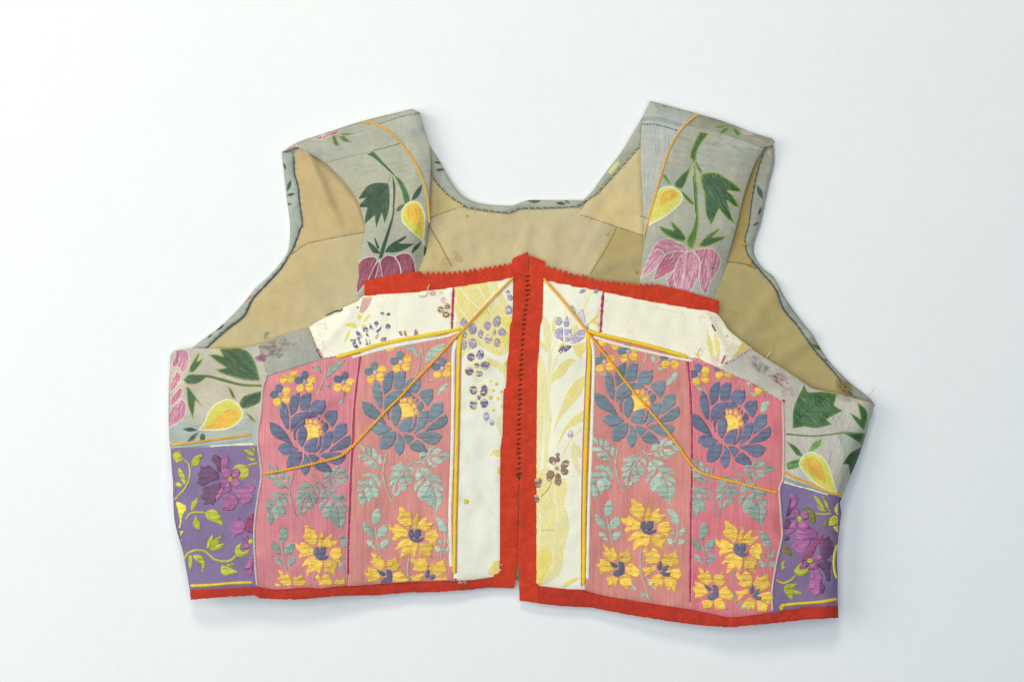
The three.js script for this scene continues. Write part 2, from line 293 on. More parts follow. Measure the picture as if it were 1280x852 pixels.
const strapH = (fold, L) => (x, y) => {
  const d = segDist([x, y], fold, false), r = 20, q = d < r ? Math.sqrt(Math.max(0, 1 - (1 - d / r) ** 2)) : 1;
  let h = 0.0052 + 0.0052 * q + 0.0022 * sm(20, 70, d) + 0.0026 * wav(x, y, 40, 6) + 0.0008 * wav(x, y, 16, 1);
  h = lerp(h, 0.0058, sm(275, 345, y));
  const e = segDist([x, y], L, true); if (d > 10) h -= (0.0016 + (x < 640 ? 0.0022 * sm(240, 320, y) : 0.0004)) * sm(20, 0, e) * sm(10, 30, d);
  return h;
};

// ---------------------------------------------------------------- the table
const tableBump = tile(256, 256, [0.03, 0.03], (u, v) => 0.5 + 0.3 * (vn(u * 64, v * 64, 64) - 0.5) + 0.4 * (vn(u * 16, v * 16, 16) - 0.5));
const tableMap = tile(128, 128, [0.21, 0.21], (u, v) => { const f = 0.988 + 0.012 * (vn(u * 8, v * 8, 8) * 0.3 + vn(u * 64, v * 64, 64) * 0.7); return [235 * f, 238 * f, 238 * f]; }, true);
{
  const g = new THREE.PlaneGeometry(3, 2.4); g.rotateX(-Math.PI / 2); const uv = g.attributes.uv; for (let i = 0; i < uv.count; i++) uv.setXY(i, uv.getX(i) * 3, uv.getY(i) * 2.4);
  const top = new THREE.Mesh(g, new THREE.MeshStandardMaterial({ map: tableMap, roughness: 0.85, bumpMap: tableBump, bumpScale: 0.00006 }));
  top.name = 'tabletop'; top.userData = { kind: 'structure', label: 'plain white table surface under the garment' }; top.receiveShadow = true; scene.add(top);
}

// ---------------------------------------------------------------- the garment and how its parts are added
const vest = new THREE.Group(); vest.name = 'patchwork_bodice';
vest.userData = { label: 'sleeveless patchwork bodice of embroidered ribbon, painted silk and red felt lying open on white', category: 'bodice' };
scene.add(vest);
const used = {};
function part(name, geo, mat, { parent = vest, label, stuff } = {}) {
  const m = new THREE.Mesh(geo, mat), k = parent.uuid + name, n = used[k] = (used[k] ?? -1) + 1;
  m.name = n ? name + '_' + String(n).padStart(3, '0') : name; m.castShadow = m.receiveShadow = true;
  if (label) m.userData.label = label; if (stuff) m.userData.kind = 'stuff'; parent.add(m); return m;
}
function group(name, label) { const g = new THREE.Group(), n = used[name] = (used[name] ?? -1) + 1; g.name = n ? name + '_' + String(n).padStart(3, '0') : name; if (label) g.userData.label = label; vest.add(g); return g; }
const std = (o) => new THREE.MeshStandardMaterial(o), phy = (o) => new THREE.MeshPhysicalMaterial(o);
const out = (a, step = 3) => smooth(pairs(a), true, step);
const jag = (p, amp, k = 0) => p.map(([x, y]) => [x + (vn(x * 0.35 + k, y * 0.35) - 0.5) * amp, y + (vn(x * 0.35, y * 0.35 + 40 + k) - 0.5) * amp]);

// cloth textures
const faille = tile(256, 256, [0.02, 0.012], (u, v) => 0.5 + 0.5 * (vn(u * 5, v * 32, 32) - 0.5) + 0.25 * Math.sin(v * 6.2832 * 24));
const weaveB = tile(256, 256, [0.012, 0.012], (u, v) => 0.5 + 0.22 * Math.sin(u * 6.2832 * 32) * Math.sin(v * 6.2832 * 32) + 0.3 * (vn(u * 32, v * 32, 32) - 0.5));
const twillF = (u, v, n) => { const s = (u + v) * n, f = s - Math.floor(s); return 0.5 + 0.5 * Math.cos(f * 6.2832) * 0.75 + 0.5 * (vn(u * 64, v * 64, 64) - 0.5); };
const twillB = tile(256, 256, [0.0192, 0.0192], (u, v) => twillF(u, -v, 14));
const ribB = tile(256, 256, [0.0192, 0.0192], (u, v) => 0.5 + 0.36 * Math.sin(v * 6.2832 * 16 + (vn(u * 8, v * 8, 8) - 0.5) * 1.6) + 0.3 * (vn(u * 64, v * 64, 64) - 0.5));
const feltB = tile(256, 256, [0.02, 0.02], (u, v) => vn(u * 64, v * 64, 64) * 0.5 + vn(u * 24, v * 24, 24) * 0.35 + vn(u * 128, v * 128, 128) * 0.15);
const feltMap = (c) => tile(256, 256, [0.031, 0.031], (u, v) => { const f = 0.86 + 0.16 * vn(u * 90, v * 90, 90) + 0.12 * vn(u * 14, v * 14, 14); return mul(c, f); }, true);
const feltTop = phy({ map: feltMap(0xc5381c), roughness: 0.95, bumpMap: feltB, bumpScale: 0.0002, sheen: 0.12, sheenColor: new THREE.Color(0xff8a60), sheenRoughness: 0.6 });
const feltLow = phy({ map: feltMap(0xb53220), roughness: 0.95, bumpMap: feltB, bumpScale: 0.0002, sheen: 0.12, sheenColor: new THREE.Color(0xff8070), sheenRoughness: 0.6 });

// linings: tan cotton twill with stains
const stains = []; for (let i = 0; i < 34; i++) stains.push([rr(250, 1050), rr(170, 480), rr(1, 7), rr(0.03, 0.09)]);
stains.push([573, 323, 5, 0.22], [584, 270, 1.6, 0.5], [568, 316, 3, 0.2], [760, 293, 2.5, 0.25], [949, 445, 22, 0.12], [905, 398, 14, 0.12], [560, 330, 9, 0.15], [880, 420, 16, 0.1]);
function liningTex(x0, y0, x1, y1, c, rot, kind) {
  const n = 2.25, ca = Math.cos(rot), sa = Math.sin(rot);
  return panel(x0, y0, x1, y1, 2.6, (g) => {
    g.fillStyle = css(c); g.fillRect(x0, y0, x1 - x0, y1 - y0);
    for (const [x, y, r, a] of stains) { g.save(); g.beginPath(); for (let i = 0; i < 14; i++) { const t = i / 14 * 6.28, q = r * (0.7 + 0.6 * vn(i * 1.3 + x, y)); g.lineTo(x + Math.cos(t) * q * 1.2, y + Math.sin(t) * q); } g.closePath(); g.fillStyle = css(0x8a6a30, a); g.fill(); g.restore(); }
  }, (x, y, i, j) => {
    const u = x * ca + y * sa, v = -x * sa + y * ca, m = 1 + 0.05 * (fbm(x / 36, y / 36) - 0.5) + 0.03 * (vn(x / 7, y / 7) - 0.5);
    const s = kind === 'twill' ? Math.cos((u + 0.25 * (vn(x / 5, y / 5) - 0.5)) / n * 6.2832) : kind === 'rib' ? Math.cos(v / 2.7 * 6.2832 + vn(x / 9, y / 9)) * 0.6 : Math.cos(u / 3 * 6.2832) * 0.6 + 0.4 * Math.cos(v / 2.4 * 6.2832);
    const st = fbm(x / 55 + 3, y / 55), f = m * (1 + 0.06 * s) * (0.97 + 0.06 * hash(i, j));
    return [f * (1 + 0.03 * (st - 0.5)), f, f * (1 - 0.12 * (st - 0.4))];
  });
}
const liningMat = (tex, bump) => std({ map: tex, roughness: 0.95, bumpMap: bump, bumpScale: 0.00006 });
// backs and undersides
const silkPlain = phy({ color: 0xadad9c, roughness: 0.6, bumpMap: faille, bumpScale: 0.00008 });
const backOut = [240, 436, 257, 421.4, 274, 409, 291, 393, 305.6, 377, 318, 361, 335, 345.4, 348, 332, 360, 314, 362.2, 281, 358, 247, 354.8, 217, 352, 191, 404, 169, 452, 153, 515, 138, 527, 160, 534.3, 177, 549, 200, 566, 230, 580.8, 247, 600, 254.5, 640, 257, 657, 250.8, 682.5, 250, 712, 250, 729, 250.4, 740, 240, 757, 215.6, 778, 188, 791, 167, 803.4, 147, 814, 128, 876, 144.5, 966, 175, 968, 199, 959.6, 237, 951, 279, 942.6, 302, 943, 317, 953, 334, 968, 347, 983, 374, 1006, 406, 1015, 416, 1034, 448, 1059.5, 475, 1083, 494, 1092, 503, 1060, 570, 1030, 640, 1025, 728, 650, 724, 262, 722, 240, 640, 230, 480];
part('back_panel', clothGeom(out(backOut, 4), (x, y) => hBack(x, y) - 0.001, { g: 9, t: 0.0008, y0: 0.002 }), silkPlain);
function lining(a, c, rot, kind, lift, label, o = {}) {
  const p = out(a), b = boxOf(p);
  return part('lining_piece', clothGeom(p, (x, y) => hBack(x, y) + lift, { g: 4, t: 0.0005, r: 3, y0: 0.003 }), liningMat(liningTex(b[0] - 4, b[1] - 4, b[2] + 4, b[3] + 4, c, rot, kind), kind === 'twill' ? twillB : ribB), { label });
}
const Y = 0xc8b283;
lining([534, 286, 545, 262, 568, 252, 583, 260, 613, 265, 638, 267, 649, 262, 687, 261, 721, 259, 728, 262, 771, 280, 737, 345, 720, 380, 700, 720, 600, 720, 560, 380], 0xc4b58e, 0.75, 'twill', 0.0005, 'centre piece of the tan twill lining');
lining([252, 440, 276, 420, 289, 409, 305, 396, 318, 373, 337, 353, 352, 336, 363, 317, 382, 303, 454, 289, 534, 276, 552, 305, 566, 345, 570, 420, 400, 440, 320, 470], 0xc1b085, 0, 'rib', 0.0007, 'lower left lining with fine horizontal ribs');
lining([363, 319, 369, 306, 376, 286, 378.5, 280, 375, 255, 373, 232, 368, 215, 367, 193, 380, 180, 450, 170, 470, 284, 454, 290.5, 420, 296, 384, 304.5], 0xc1aa7c, 1.35, 'zig', 0.0010, 'warm tan lining of the left shoulder');
lining([530, 175, 541, 222, 559.6, 244, 579, 257, 568, 261.5, 551, 267, 536, 273, 520, 280, 515, 200], 0xc3b080, 0.7, 'zig', 0.0010, 'tan lining beside the left strap at the neck');
lining([724, 268, 735, 250, 748, 241, 753, 236, 778, 208, 791, 193, 802, 180, 815, 170, 820, 300, 804, 294, 771, 283.5], 0xccba8b, 0.8, 'twill', 0.0010, 'pale tan lining at the right of the neckline');
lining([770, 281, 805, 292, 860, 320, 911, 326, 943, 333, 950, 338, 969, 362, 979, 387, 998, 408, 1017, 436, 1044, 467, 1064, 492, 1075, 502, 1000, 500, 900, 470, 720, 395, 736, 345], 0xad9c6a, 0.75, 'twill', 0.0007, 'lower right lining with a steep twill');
lining([895, 330, 911, 327.5, 930, 329.6, 944, 335.5, 936, 316, 932, 300, 937, 286, 941, 254, 946, 224, 954, 193, 950, 180, 880, 180, 860, 320], 0xac965f, 0.8, 'twill', 0.0010, 'tan lining inside the right shoulder with shade put into its colour');  // deeper tan carries the shade inside the shoulder
// lining seams and stitching
const thread = (c, r = 0.6) => std({ color: c, roughness: r });
const darkThread = thread(0x5d5136), blueThread = thread(0x3d6488), paleThread = thread(0xd8d2b8), navyThread = thread(0x46565c), blackThread = thread(0x2b2925);
function stitches(path, gap, len, w, h, lift, ang = 0, jit = 0.4) {
  const p = resample(smooth(pairs(path), false, 1, 30), gap), gs = [];
  for (let i = 0; i < p.length; i++) {
    const [nx, ny, tx, ty] = frame(p, i), a = ang + rr(-jit, jit), l = len * rr(0.7, 1.15) / 2, dx = tx * Math.cos(a) + nx * Math.sin(a), dy = ty * Math.cos(a) + ny * Math.sin(a), jx = rr(-0.3, 0.3), q = p[i];
    gs.push(sweep([[q[0] + jx - dx * l, q[1] - dy * l], [q[0] + jx + dx * l, q[1] + dy * l]], w, w * S * 1.1, h, { lift, step: l, m: 4, taper: 0.7 }));
  }
  return mergeGeometries(gs);
}
const hb = (l) => (x, y) => hBack(x, y) + l;
for (const a of [[363, 318.5, 382, 305, 420, 296.5, 455, 290], [536.5, 272.5, 551, 266.8, 568, 261], [726.5, 268.3, 750, 276, 771, 283, 804, 294.4], [910, 327.2, 930, 329.3, 944, 335.5]]) part('seam_stitching', stitches(a, 2.6, 1.7, 0.42, hb(0.0009), 0.0001, 0.1), darkThread, { stuff: true });
part('crease_line', sweep(pairs([535, 280, 548, 302, 564, 333]), 0.5, 0.0002, hb(0.001), {}), thread(0x9b8a5c));  // dark lines added to draw the shade along the lining folds
part('crease_line', sweep(pairs([771, 283, 757, 311, 738, 342]), 0.45, 0.00018, hb(0.001), {}), thread(0xa8945f));

// bindings of grey painted silk
const silkGrain = (ang) => (x, y, i, j) => { const u = x * Math.cos(ang) + y * Math.sin(ang), v = -x * Math.sin(ang) + y * Math.cos(ang), m = fbm(x / 28 + 2, y / 28), f = 0.9 + 0.12 * m + 0.06 * (vn(u / 22, v / 0.9) - 0.5) + 0.05 * (vn(u / 3, v / 3) - 0.5) + 0.04 * (hash(i, j) - 0.5), b = vn(x / 40 + 9, y / 40 + 5) - 0.5; return [f * (1 - 0.05 * b), f, f * (1 + 0.06 * b)]; };
const silkMat = (tex) => phy({ map: tex, roughness: 0.52, bumpMap: faille, bumpScale: 0.00009, sheen: 0.2, sheenColor: new THREE.Color(0xdfe6e0), sheenRoughness: 0.4 });
function binding(a, bg, marks, lift = 0.0014) {
  const p = out(a), b = boxOf(p);
  const tex = panel(b[0] - 4, b[1] - 4, b[2] + 4, b[3] + 4, 2.4, (c) => { c.fillStyle = css(bg); c.fillRect(b[0] - 5, b[1] - 5, 400, 400); marks(c); }, silkGrain(0.3));
  part('armhole_binding', clothGeom(p, (x, y) => hBack(x, y) + lift + 0.0005 * wav(x, y, 9, 4), { g: 3, t: 0.0011, r: 4, drop: 0.0009, y0: 0.004 }), silkMat(tex));
}
const leafBit = (c, x, y, l, a, col = 0x2f4d36) => shape(c, [[x - Math.cos(a) * l, y - Math.sin(a) * l], [x - Math.sin(a) * l * 0.3, y + Math.cos(a) * l * 0.3], [x + Math.cos(a) * l, y + Math.sin(a) * l], [x + Math.sin(a) * l * 0.3, y - Math.cos(a) * l * 0.3]], col, 0.95);
binding([239, 435, 257, 421.2, 274, 408.8, 290.8, 393, 305.6, 377, 318, 361, 335, 345.4, 347.8, 331.7, 359.5, 314, 362.6, 281, 358, 246.7, 354.8, 217, 351.8, 190, 364, 190, 367, 194, 367.2, 215, 371.8, 232, 374, 255, 377.6, 280, 374.8, 286, 367.5, 306.5, 361, 318, 350, 335, 335, 352, 316, 372, 303.5, 395, 286.6, 408, 274, 418.5, 257, 434.5], 0xa9afa0,
  (c) => { leafBit(c, 356, 208, 5, 1.2); leafBit(c, 361, 232, 8, 1.9); leafBit(c, 363, 243, 6, -0.3); leafBit(c, 361, 255, 4, 0); leafBit(c, 262, 420, 4, -0.7); leafBit(c, 275, 409, 7, -0.6); shape(c, pairs([302, 376, 312, 366, 314, 371, 306, 379]), 0xbf7088); line(c, pairs([304, 378, 313, 367]), 0.8, 0xe9e4d2); });
binding([533, 170, 534.3, 177, 549, 200, 566, 229.8, 580.8, 246.5, 600, 254, 640, 257, 657, 250.6, 682.5, 250, 712, 250, 729, 250.3, 739.5, 240, 757, 215.6, 778, 188, 790.7, 167, 803.4, 146, 808, 170, 800, 183, 790.7, 193, 778, 207.5, 752.7, 235, 748, 241, 735, 249, 720.5, 257.5, 686.7, 259.5, 648.7, 260.5, 638, 265.5, 612.8, 263.5, 583, 258.5, 578.6, 255.5, 559.6, 243, 540.6, 221.5, 534, 205], 0xa9ab98,
  (c) => { leafBit(c, 547, 203, 5, 0.2); leafBit(c, 550, 212, 6, -0.1); leafBit(c, 668, 251, 9, 0, 0x3c5a2a); leafBit(c, 701, 254, 7, 0.1); leafBit(c, 709, 252, 5, 0.5, 0x4f5d60); shape(c, pairs([760, 214, 772, 200, 775, 204, 764, 219]), 0xd8d684); leafBit(c, 801, 148, 3, 1.4, 0xb06a78); });
binding([966, 176, 968.5, 199, 959.6, 237, 951, 279, 943, 302, 943, 317, 953, 334, 968, 346.6, 983, 374, 1006, 405.7, 1015, 416, 1034, 447.6, 1059.5, 475, 1083, 494, 1093, 503, 1078, 503, 1064, 492, 1044.7, 467, 1017, 435, 998, 408, 980, 386, 970, 361.5, 949, 336, 935, 318, 931.5, 300, 936, 283, 939.6, 254, 945, 224, 953.3, 193, 957, 182], 0x9c9e8e,
  (c) => { leafBit(c, 950, 240, 10, 1.2); leafBit(c, 950, 264, 6, -1.2); leafBit(c, 945, 280, 5, -0.6); leafBit(c, 961, 190, 5, 1.4, 0xb5b59a); leafBit(c, 1022, 434, 8, 0.5, 0x3d6334); leafBit(c, 1034, 450, 3, 0.6, 0x3d6334); leafBit(c, 950, 300, 5, 1.3); });
const bs1 = [257, 434.6, 274, 418.6, 286.6, 408, 303.5, 395.3, 316, 372, 335, 352, 350, 335, 361, 318, 367.5, 306.6, 374.8, 286, 377.8, 280, 374.2, 255, 372, 232, 367.4, 215, 367, 196];
const bs2 = [953.5, 194, 945, 224, 939.6, 254, 936, 283, 931.2, 300, 935, 317, 949, 336, 970, 361.4, 980.4, 386.6, 998, 407.8, 1017, 435.2, 1044.6, 466.7, 1064, 492];
const bs3 = [540.6, 221.6, 559.6, 243, 578.6, 255.5, 583, 258.4, 612.8, 263.4, 638, 265.4, 648.7, 260.4, 686.7, 259.4, 720.5, 257.4, 735, 249, 748, 241, 752.7, 235, 778, 207.5, 790.7, 193, 800, 183];
for (const [a, m] of [[bs1, navyThread], [bs2, navyThread]]) part('edge_thread', sweep(smooth(pairs(a), false, 4, 60).map(([x, y]) => [x + rr(-0.6, 0.6), y + rr(-0.6, 0.6)]), 0.55, 0.0003, hb(0.0012), { wob: 1.2 }), m);
for (const [a, m, g, l] of [[bs1, blueThread, 9, 4.5], [bs2, blueThread, 8, 3.2], [bs3, paleThread, 8.5, 4]]) part('whip_stitching', stitches(a, g, l, 0.5, hb(0.0021), 0.0001, 0.9), m, { stuff: true });
part('edge_thread', sweep(pairs(bs3), 0.5, 0.0002, hb(0.0012), { wob: 1 }), thread(0x7d745a));

// ---------------------------------------------------------------- shoulder straps, folded over at the top
const SL = out([352.7, 189.7, 371.7, 178, 403.4, 167.5, 452, 151.7, 515.3, 135.8, 524.8, 141, 530, 160, 536.4, 181, 538.5, 204.5, 537, 246.7, 536.4, 272, 534.3, 287.5, 531, 345, 530, 358, 480, 374, 454, 380, 430, 380, 436, 358, 441.4, 338, 449.8, 315, 456, 285.3, 455, 276, 445.6, 248.8, 430.8, 227.7, 407.6, 204.5, 371.7, 183.4, 362, 187]);
const A = T(415, 180, 9.682), B = T(425, 260, 9.682), C4 = T(340, 120, 4.735);
const texSL = panel(345, 130, 545, 384, 3.4, (c) => {
  c.fillStyle = css(0xb2b29d); c.fillRect(340, 120, 220, 270);
  shape(c, pairs([452, 150, 515, 134, 540, 134, 545, 290, 535, 290, 533, 250, 522, 205, 505, 180, 480, 158]), 0xb4b5a2);
  for (let i = 0; i < 60; i++) line(c, [[rr(490, 535), rr(140, 200)], [rr(510, 538), rr(200, 280)]].map((q, k, a) => k ? [a[0][0] + rr(3, 12), a[0][1] + rr(20, 50)] : q), rr(0.4, 1.6), rnd() < 0.5 ? 0xbfc6bb : 0x87938c, 0.16);
  for (let i = 0; i < 40; i++) { const x = rr(440, 530), y = rr(190, 345); line(c, [[x, y], [x + rr(8, 25), y - rr(0, 5)]], rr(0.8, 3), rnd() < 0.6 ? 0xb9bfb2 : 0x93998f, 0.25); }  // silk sheen painted in as faint light and dark streaks
  tulip(c, C4(60, 345, 80, 310, 140, 285, 135, 325), -0.4); tulip(c, C4(230, 250, 300, 225, 292, 257), -0.3); tulip(c, C4(290, 235, 400, 193, 392, 215, 295, 255), -0.3);
  leafPaint(c, C4(350, 235, 372, 230, 402, 300, 370, 290), 1.1, 0x4f7144); leafPaint(c, C4(390, 236, 420, 233, 472, 275, 420, 268), 0.5, 0x4f7144); leafPaint(c, C4(398, 222, 440, 216, 486, 222, 430, 233), 0, 0x4f7144);
  const D = 0x2f4e35;
  brushed(c, A(720, 370, 690, 480, 680, 480, 712, 368), 0x75905a, [0x8aa060], 1.8, 4);
  leafPaint(c, A(425, 130, 500, 90, 600, 200, 740, 350, 770, 400, 720, 360, 600, 250, 500, 165), 0.85, 0x37603a, 0x5d8246, 0.4);
  leafPaint(c, A(755, 390, 830, 430, 900, 540, 940, 640, 940, 700, 880, 730, 865, 650, 840, 560, 790, 450), 1.1, 0x3d6b3a, 0x7e9a48, 0.5);
  leafPaint(c, [...A(735, 395, 768, 500, 768, 650, 755, 790), ...B(668, 0, 650, 120, 612, 270, 560, 430, 505, 600, 460, 610, 500, 470, 580, 260, 630, 110, 645, 0), ...A(735, 780, 745, 640, 740, 500)], 1.5, D, 0x4a6a40, 0.3);
  leafPaint(c, A(320, 665, 360, 600, 440, 510, 540, 475, 660, 480, 685, 490, 700, 600, 692, 800, 642, 965, 607, 835, 537, 1020, 520, 865, 400, 965, 397, 895, 430, 770, 335, 765, 335, 735, 410, 660), 1.9, 0x2b4a32, 0x4e7440, 0.5);
  line(c, A(670, 500, 590, 620, 520, 760), 1.1, 0x1f3626, 0.8); line(c, A(660, 520, 640, 700, 640, 900), 0.9, 0x1f3626, 0.7);
  leafPaint(c, A(965, 690, 985, 620, 1040, 540, 1092, 485, 1082, 570, 1030, 660), 2.2, D, 0x4a6a40, 0.3); leafPaint(c, A(775, 820, 800, 770, 870, 725, 882, 745, 822, 815), 2.4, 0x4a5b34, 0x6b7a40, 0.4);
  figPaint(c, A(850, 830, 880, 760, 950, 710, 1040, 710, 1100, 790, 1122, 875, 1117, 1025, 1100, 1165, 1037, 1120, 927, 1015, 857, 935), 1.5, A(905, 840, 940, 750, 1030, 735, 1085, 830, 1095, 950, 1085, 1050, 1010, 1000, 930, 910));
  line(c, B(1005, 380, 1008, 440), 2.6, 0xd5d8c4); line(c, B(1000, 430, 985, 560), 0.8, 0xb8bda4);
  for (const q of [B(985, 400, 950, 470, 870, 548, 862, 520, 910, 450), B(1020, 445, 1045, 500, 1032, 605, 1008, 560), B(320, 392, 380, 425, 470, 520, 480, 550, 400, 540, 345, 460), B(405, 352, 430, 370, 478, 490, 445, 490), B(535, 532, 600, 445, 800, 332, 800, 358, 705, 430, 900, 430, 770, 505, 640, 538)]) leafPaint(c, q, 0.8, D, 0x3c5c3a, 0.3);
  const P1 = 0x924258, K = [0xa8566c, 0x742a3c, 0xb87488, 0x6a2034, 0x94465c];
  tulip(c, B(330, 860, 400, 710, 465, 628, 520, 720, 520, 900, 300, 1000), 1.9, 0x7d2c40, K); tulip(c, B(430, 800, 470, 640, 510, 720, 530, 900, 400, 900), 1.8, 0xa0547a, K);
  tulip(c, B(189, 1040, 185, 860, 190, 710, 260, 612, 400, 585, 448, 622, 390, 740, 320, 880), 2.0, P1, K); tulip(c, B(660, 582, 760, 545, 840, 560, 890, 650, 892, 800, 740, 860, 720, 690), 1.8, P1, K); tulip(c, B(485, 638, 560, 572, 650, 590, 710, 680, 740, 860, 510, 880), 1.7, P1, K);
  line(c, C4(320, 392, 420, 368, 520, 345, 600, 328), 0.7, 0x7f8378, 0.9); line(c, C4(600, 324, 680, 305, 755, 282), 0.8, 0x5f6a66, 0.9);
}, silkGrain(-0.25));
const hSL = strapH(foldTopL, SL), hSR0 = [];
part('shoulder_strap', clothGeom(SL, hSL, { g: 4, t: 0.0009, r: 3, y0: 0.01 }), silkMat(texSL), { label: 'left shoulder strap of grey silk painted with a dark red tulip and yellow bud' });
const hl = (f, l) => (x, y) => f(x, y) + l;
part('strap_fold', turnUnder(foldTopL, hSL, 450, 230, 12, 0.0025, 0.006), silkPlain);
const cordO = std({ color: 0xefb021, roughness: 0.5 }), cordY = std({ color: 0xf5d118, roughness: 0.45 }), cordW = std({ color: 0xf0f0e0, roughness: 0.6 });
part('orange_cord', twist(C4(530, 151, 570, 152, 620, 165, 700, 215, 770, 290, 830, 370, 880, 460, 910, 550, 925, 640, 933, 750), 1.25, hl(hSL, 0.0001), { pitch: 5 }), cordO);
part('seam_stitching', stitches([475, 154, 490, 149, 505, 144.5, 524, 141], 3, 2.4, 0.45, hl(hSL, 0.0002), 0, 0.1, 0.15), blueThread, { stuff: true });
part('seam_stitching', stitches([467, 188, 482, 184, 500, 179], 2.2, 1.6, 0.4, hl(hSL, 0.0001), 0, 0.6), navyThread, { stuff: true });

const SR = out([812.9, 125.8, 845.6, 135.3, 875, 142.7, 909, 153.3, 940.6, 166, 966, 173.4, 969, 178.6, 964, 182, 956.5, 183.5, 942.7, 207, 932, 236.7, 921.6, 279, 908.8, 327.6, 896, 376, 888, 388, 815, 368, 799, 360, 801, 340, 805.3, 296, 803.4, 245, 801, 194.5, 803.4, 148]);
const C = T(795, 180, 9.682), D = T(795, 260, 9.682), C5 = T(740, 110, 4.735);
const texSR = panel(795, 120, 975, 394, 3.4, (c) => {
  c.fillStyle = css(0xb0b09c); c.fillRect(790, 110, 200, 300);
  shape(c, C5(340, 70, 620, 150, 560, 210, 470, 330, 420, 470, 370, 640, 310, 860, 280, 900, 270, 400, 290, 180), 0xb5b8ac);
  for (let i = 0; i < 120; i++) { const x = rr(800, 845), y = rr(150, 290); line(c, [[x, y], [x + rr(-1.5, 1.5), y + rr(10, 40)]], rr(0.3, 1.2), [0x8795a0, 0xbfc9c4, 0x98a39c, 0x8c8f86][i % 4], 0.4); }
  line(c, C5(300, 180, 400, 185, 520, 215), 5, 0x8f968c, 0.5);
  shape(c, C5(560, 222, 640, 155, 800, 205, 1070, 300, 1010, 355, 860, 305, 700, 262), 0x989a88, 0.9);
  for (let i = 0; i < 50; i++) { const x = rr(840, 950), y = rr(165, 220); line(c, [[x, y], [x + rr(10, 30), y + rr(2, 7)]], rr(0.5, 1.6), rnd() < 0.5 ? 0xbcc6bc : 0x8a8f82, 0.4); }
  leafPaint(c, C5(415, 98, 440, 95, 455, 104, 425, 108), 0, 0x4f7144); leafPaint(c, C5(500, 115, 528, 118, 525, 130), 0, 0x4f7144); tulip(c, C5(885, 245, 950, 258, 955, 272, 910, 270), 0.2, 0xb5607a);
  leafPaint(c, C5(710, 232, 760, 220, 822, 222, 760, 237), 0, 0x567a40); leafPaint(c, C5(820, 225, 800, 255, 765, 280, 750, 278, 780, 240), 2.3, 0x567a40); leafPaint(c, C5(828, 228, 860, 240, 888, 284, 860, 282), 0.9, 0x567a40);
  const G = 0x416b3a, L = 0xa4b43e;
  leafPaint(c, [...C5(640, 255, 700, 268, 660, 310, 625, 370, 615, 430), ...C(715, 210, 680, 240, 670, 190), ...C5(578, 420, 585, 370, 615, 300)], 1.6, G, L, 0.8);
  leafPaint(c, C(690, 210, 640, 290, 560, 360, 480, 450, 455, 500, 500, 545, 560, 545, 620, 420, 660, 290), 2.1, 0x3a5e3a, L, 0.8);
  leafPaint(c, C(700, 200, 730, 215, 800, 350, 790, 380, 740, 310), 1.1, G, L, 0.6);
  leafPaint(c, [...C(690, 250, 715, 250, 740, 500, 755, 800), ...D(755, 60, 755, 200, 730, 400, 695, 490, 645, 480, 610, 400, 680, 250, 715, 100), ...C(710, 780, 700, 600)], 1.6, 0x4c7a40, L, 0.9);
  line(c, [...C(690, 400, 700, 520, 715, 760), ...D(720, 60)], 1.3, 0x2d4a34, 0.8);
  leafPaint(c, C(780, 390, 850, 350, 980, 352, 1100, 420, 1240, 520, 1280, 570, 1230, 582, 1110, 570, 1190, 650, 1252, 760, 1200, 760, 1100, 690, 1150, 850, 1210, 975, 1100, 905, 1000, 795, 905, 1000, 840, 855, 820, 600, 790, 500), 0.9, 0x375c38, L, 0.9);
  line(c, C(830, 400, 930, 520, 1010, 660, 1080, 800), 1.2, 0x2a3f30, 0.9);
  leafPaint(c, C(315, 385, 350, 368, 418, 480, 402, 500, 350, 440), 1, G, L, 0.7); leafPaint(c, C(525, 575, 560, 575, 620, 630, 705, 720, 690, 755, 600, 680), 0.8, G, L, 0.8);
  figPaint(c, C(165, 860, 200, 750, 240, 610, 320, 535, 430, 525, 520, 580, 556, 640, 530, 720, 400, 840, 160, 980), 2.2, C(280, 700, 340, 580, 450, 560, 520, 620, 460, 660, 300, 760), 0xe3d868, 0xe59a50);
  leafPaint(c, D(262, 230, 320, 228, 452, 275, 412, 180, 440, 172, 560, 290, 605, 370, 580, 412, 480, 385, 350, 325), 0.6, G, L, 0.7); leafPaint(c, D(755, 455, 850, 340, 1000, 245, 1012, 265, 930, 350, 1088, 342, 1060, 378, 950, 430, 840, 472), 2.7, G, 0xc9b84a, 0.6);
  tulip(c, D(380, 860, 440, 790, 480, 720, 540, 860, 500, 1000, 440, 990), 2, 0xc47c90); tulip(c, D(160, 600, 210, 480, 290, 390, 380, 370, 480, 400, 580, 450, 632, 522, 400, 545, 330, 580, 240, 560), 0.3, 0xd092a2);
  tulip(c, D(70, 845, 120, 690, 170, 580, 270, 500, 330, 520, 352, 580, 250, 720, 150, 800), 2.2, 0xd092a2); tulip(c, D(208, 870, 290, 670, 380, 555, 500, 522, 628, 526, 560, 590, 490, 720, 380, 800, 260, 860), 2.3, 0xc06c80);
  tulip(c, D(698, 512, 800, 490, 920, 490, 1000, 550, 1042, 650, 1000, 760, 920, 880, 870, 1060, 810, 1000, 775, 860, 790, 640), 1.7, 0xce8c9e); tulip(c, D(480, 900, 470, 780, 520, 620, 610, 535, 700, 530, 770, 620, 775, 780, 700, 960, 600, 1090, 520, 1010), 1.7, 0xd698a4);
  c.fillStyle = css(0x4a3038); c.beginPath(); c.arc(891.5, 334.6, 0.9, 0, 7); c.fill();
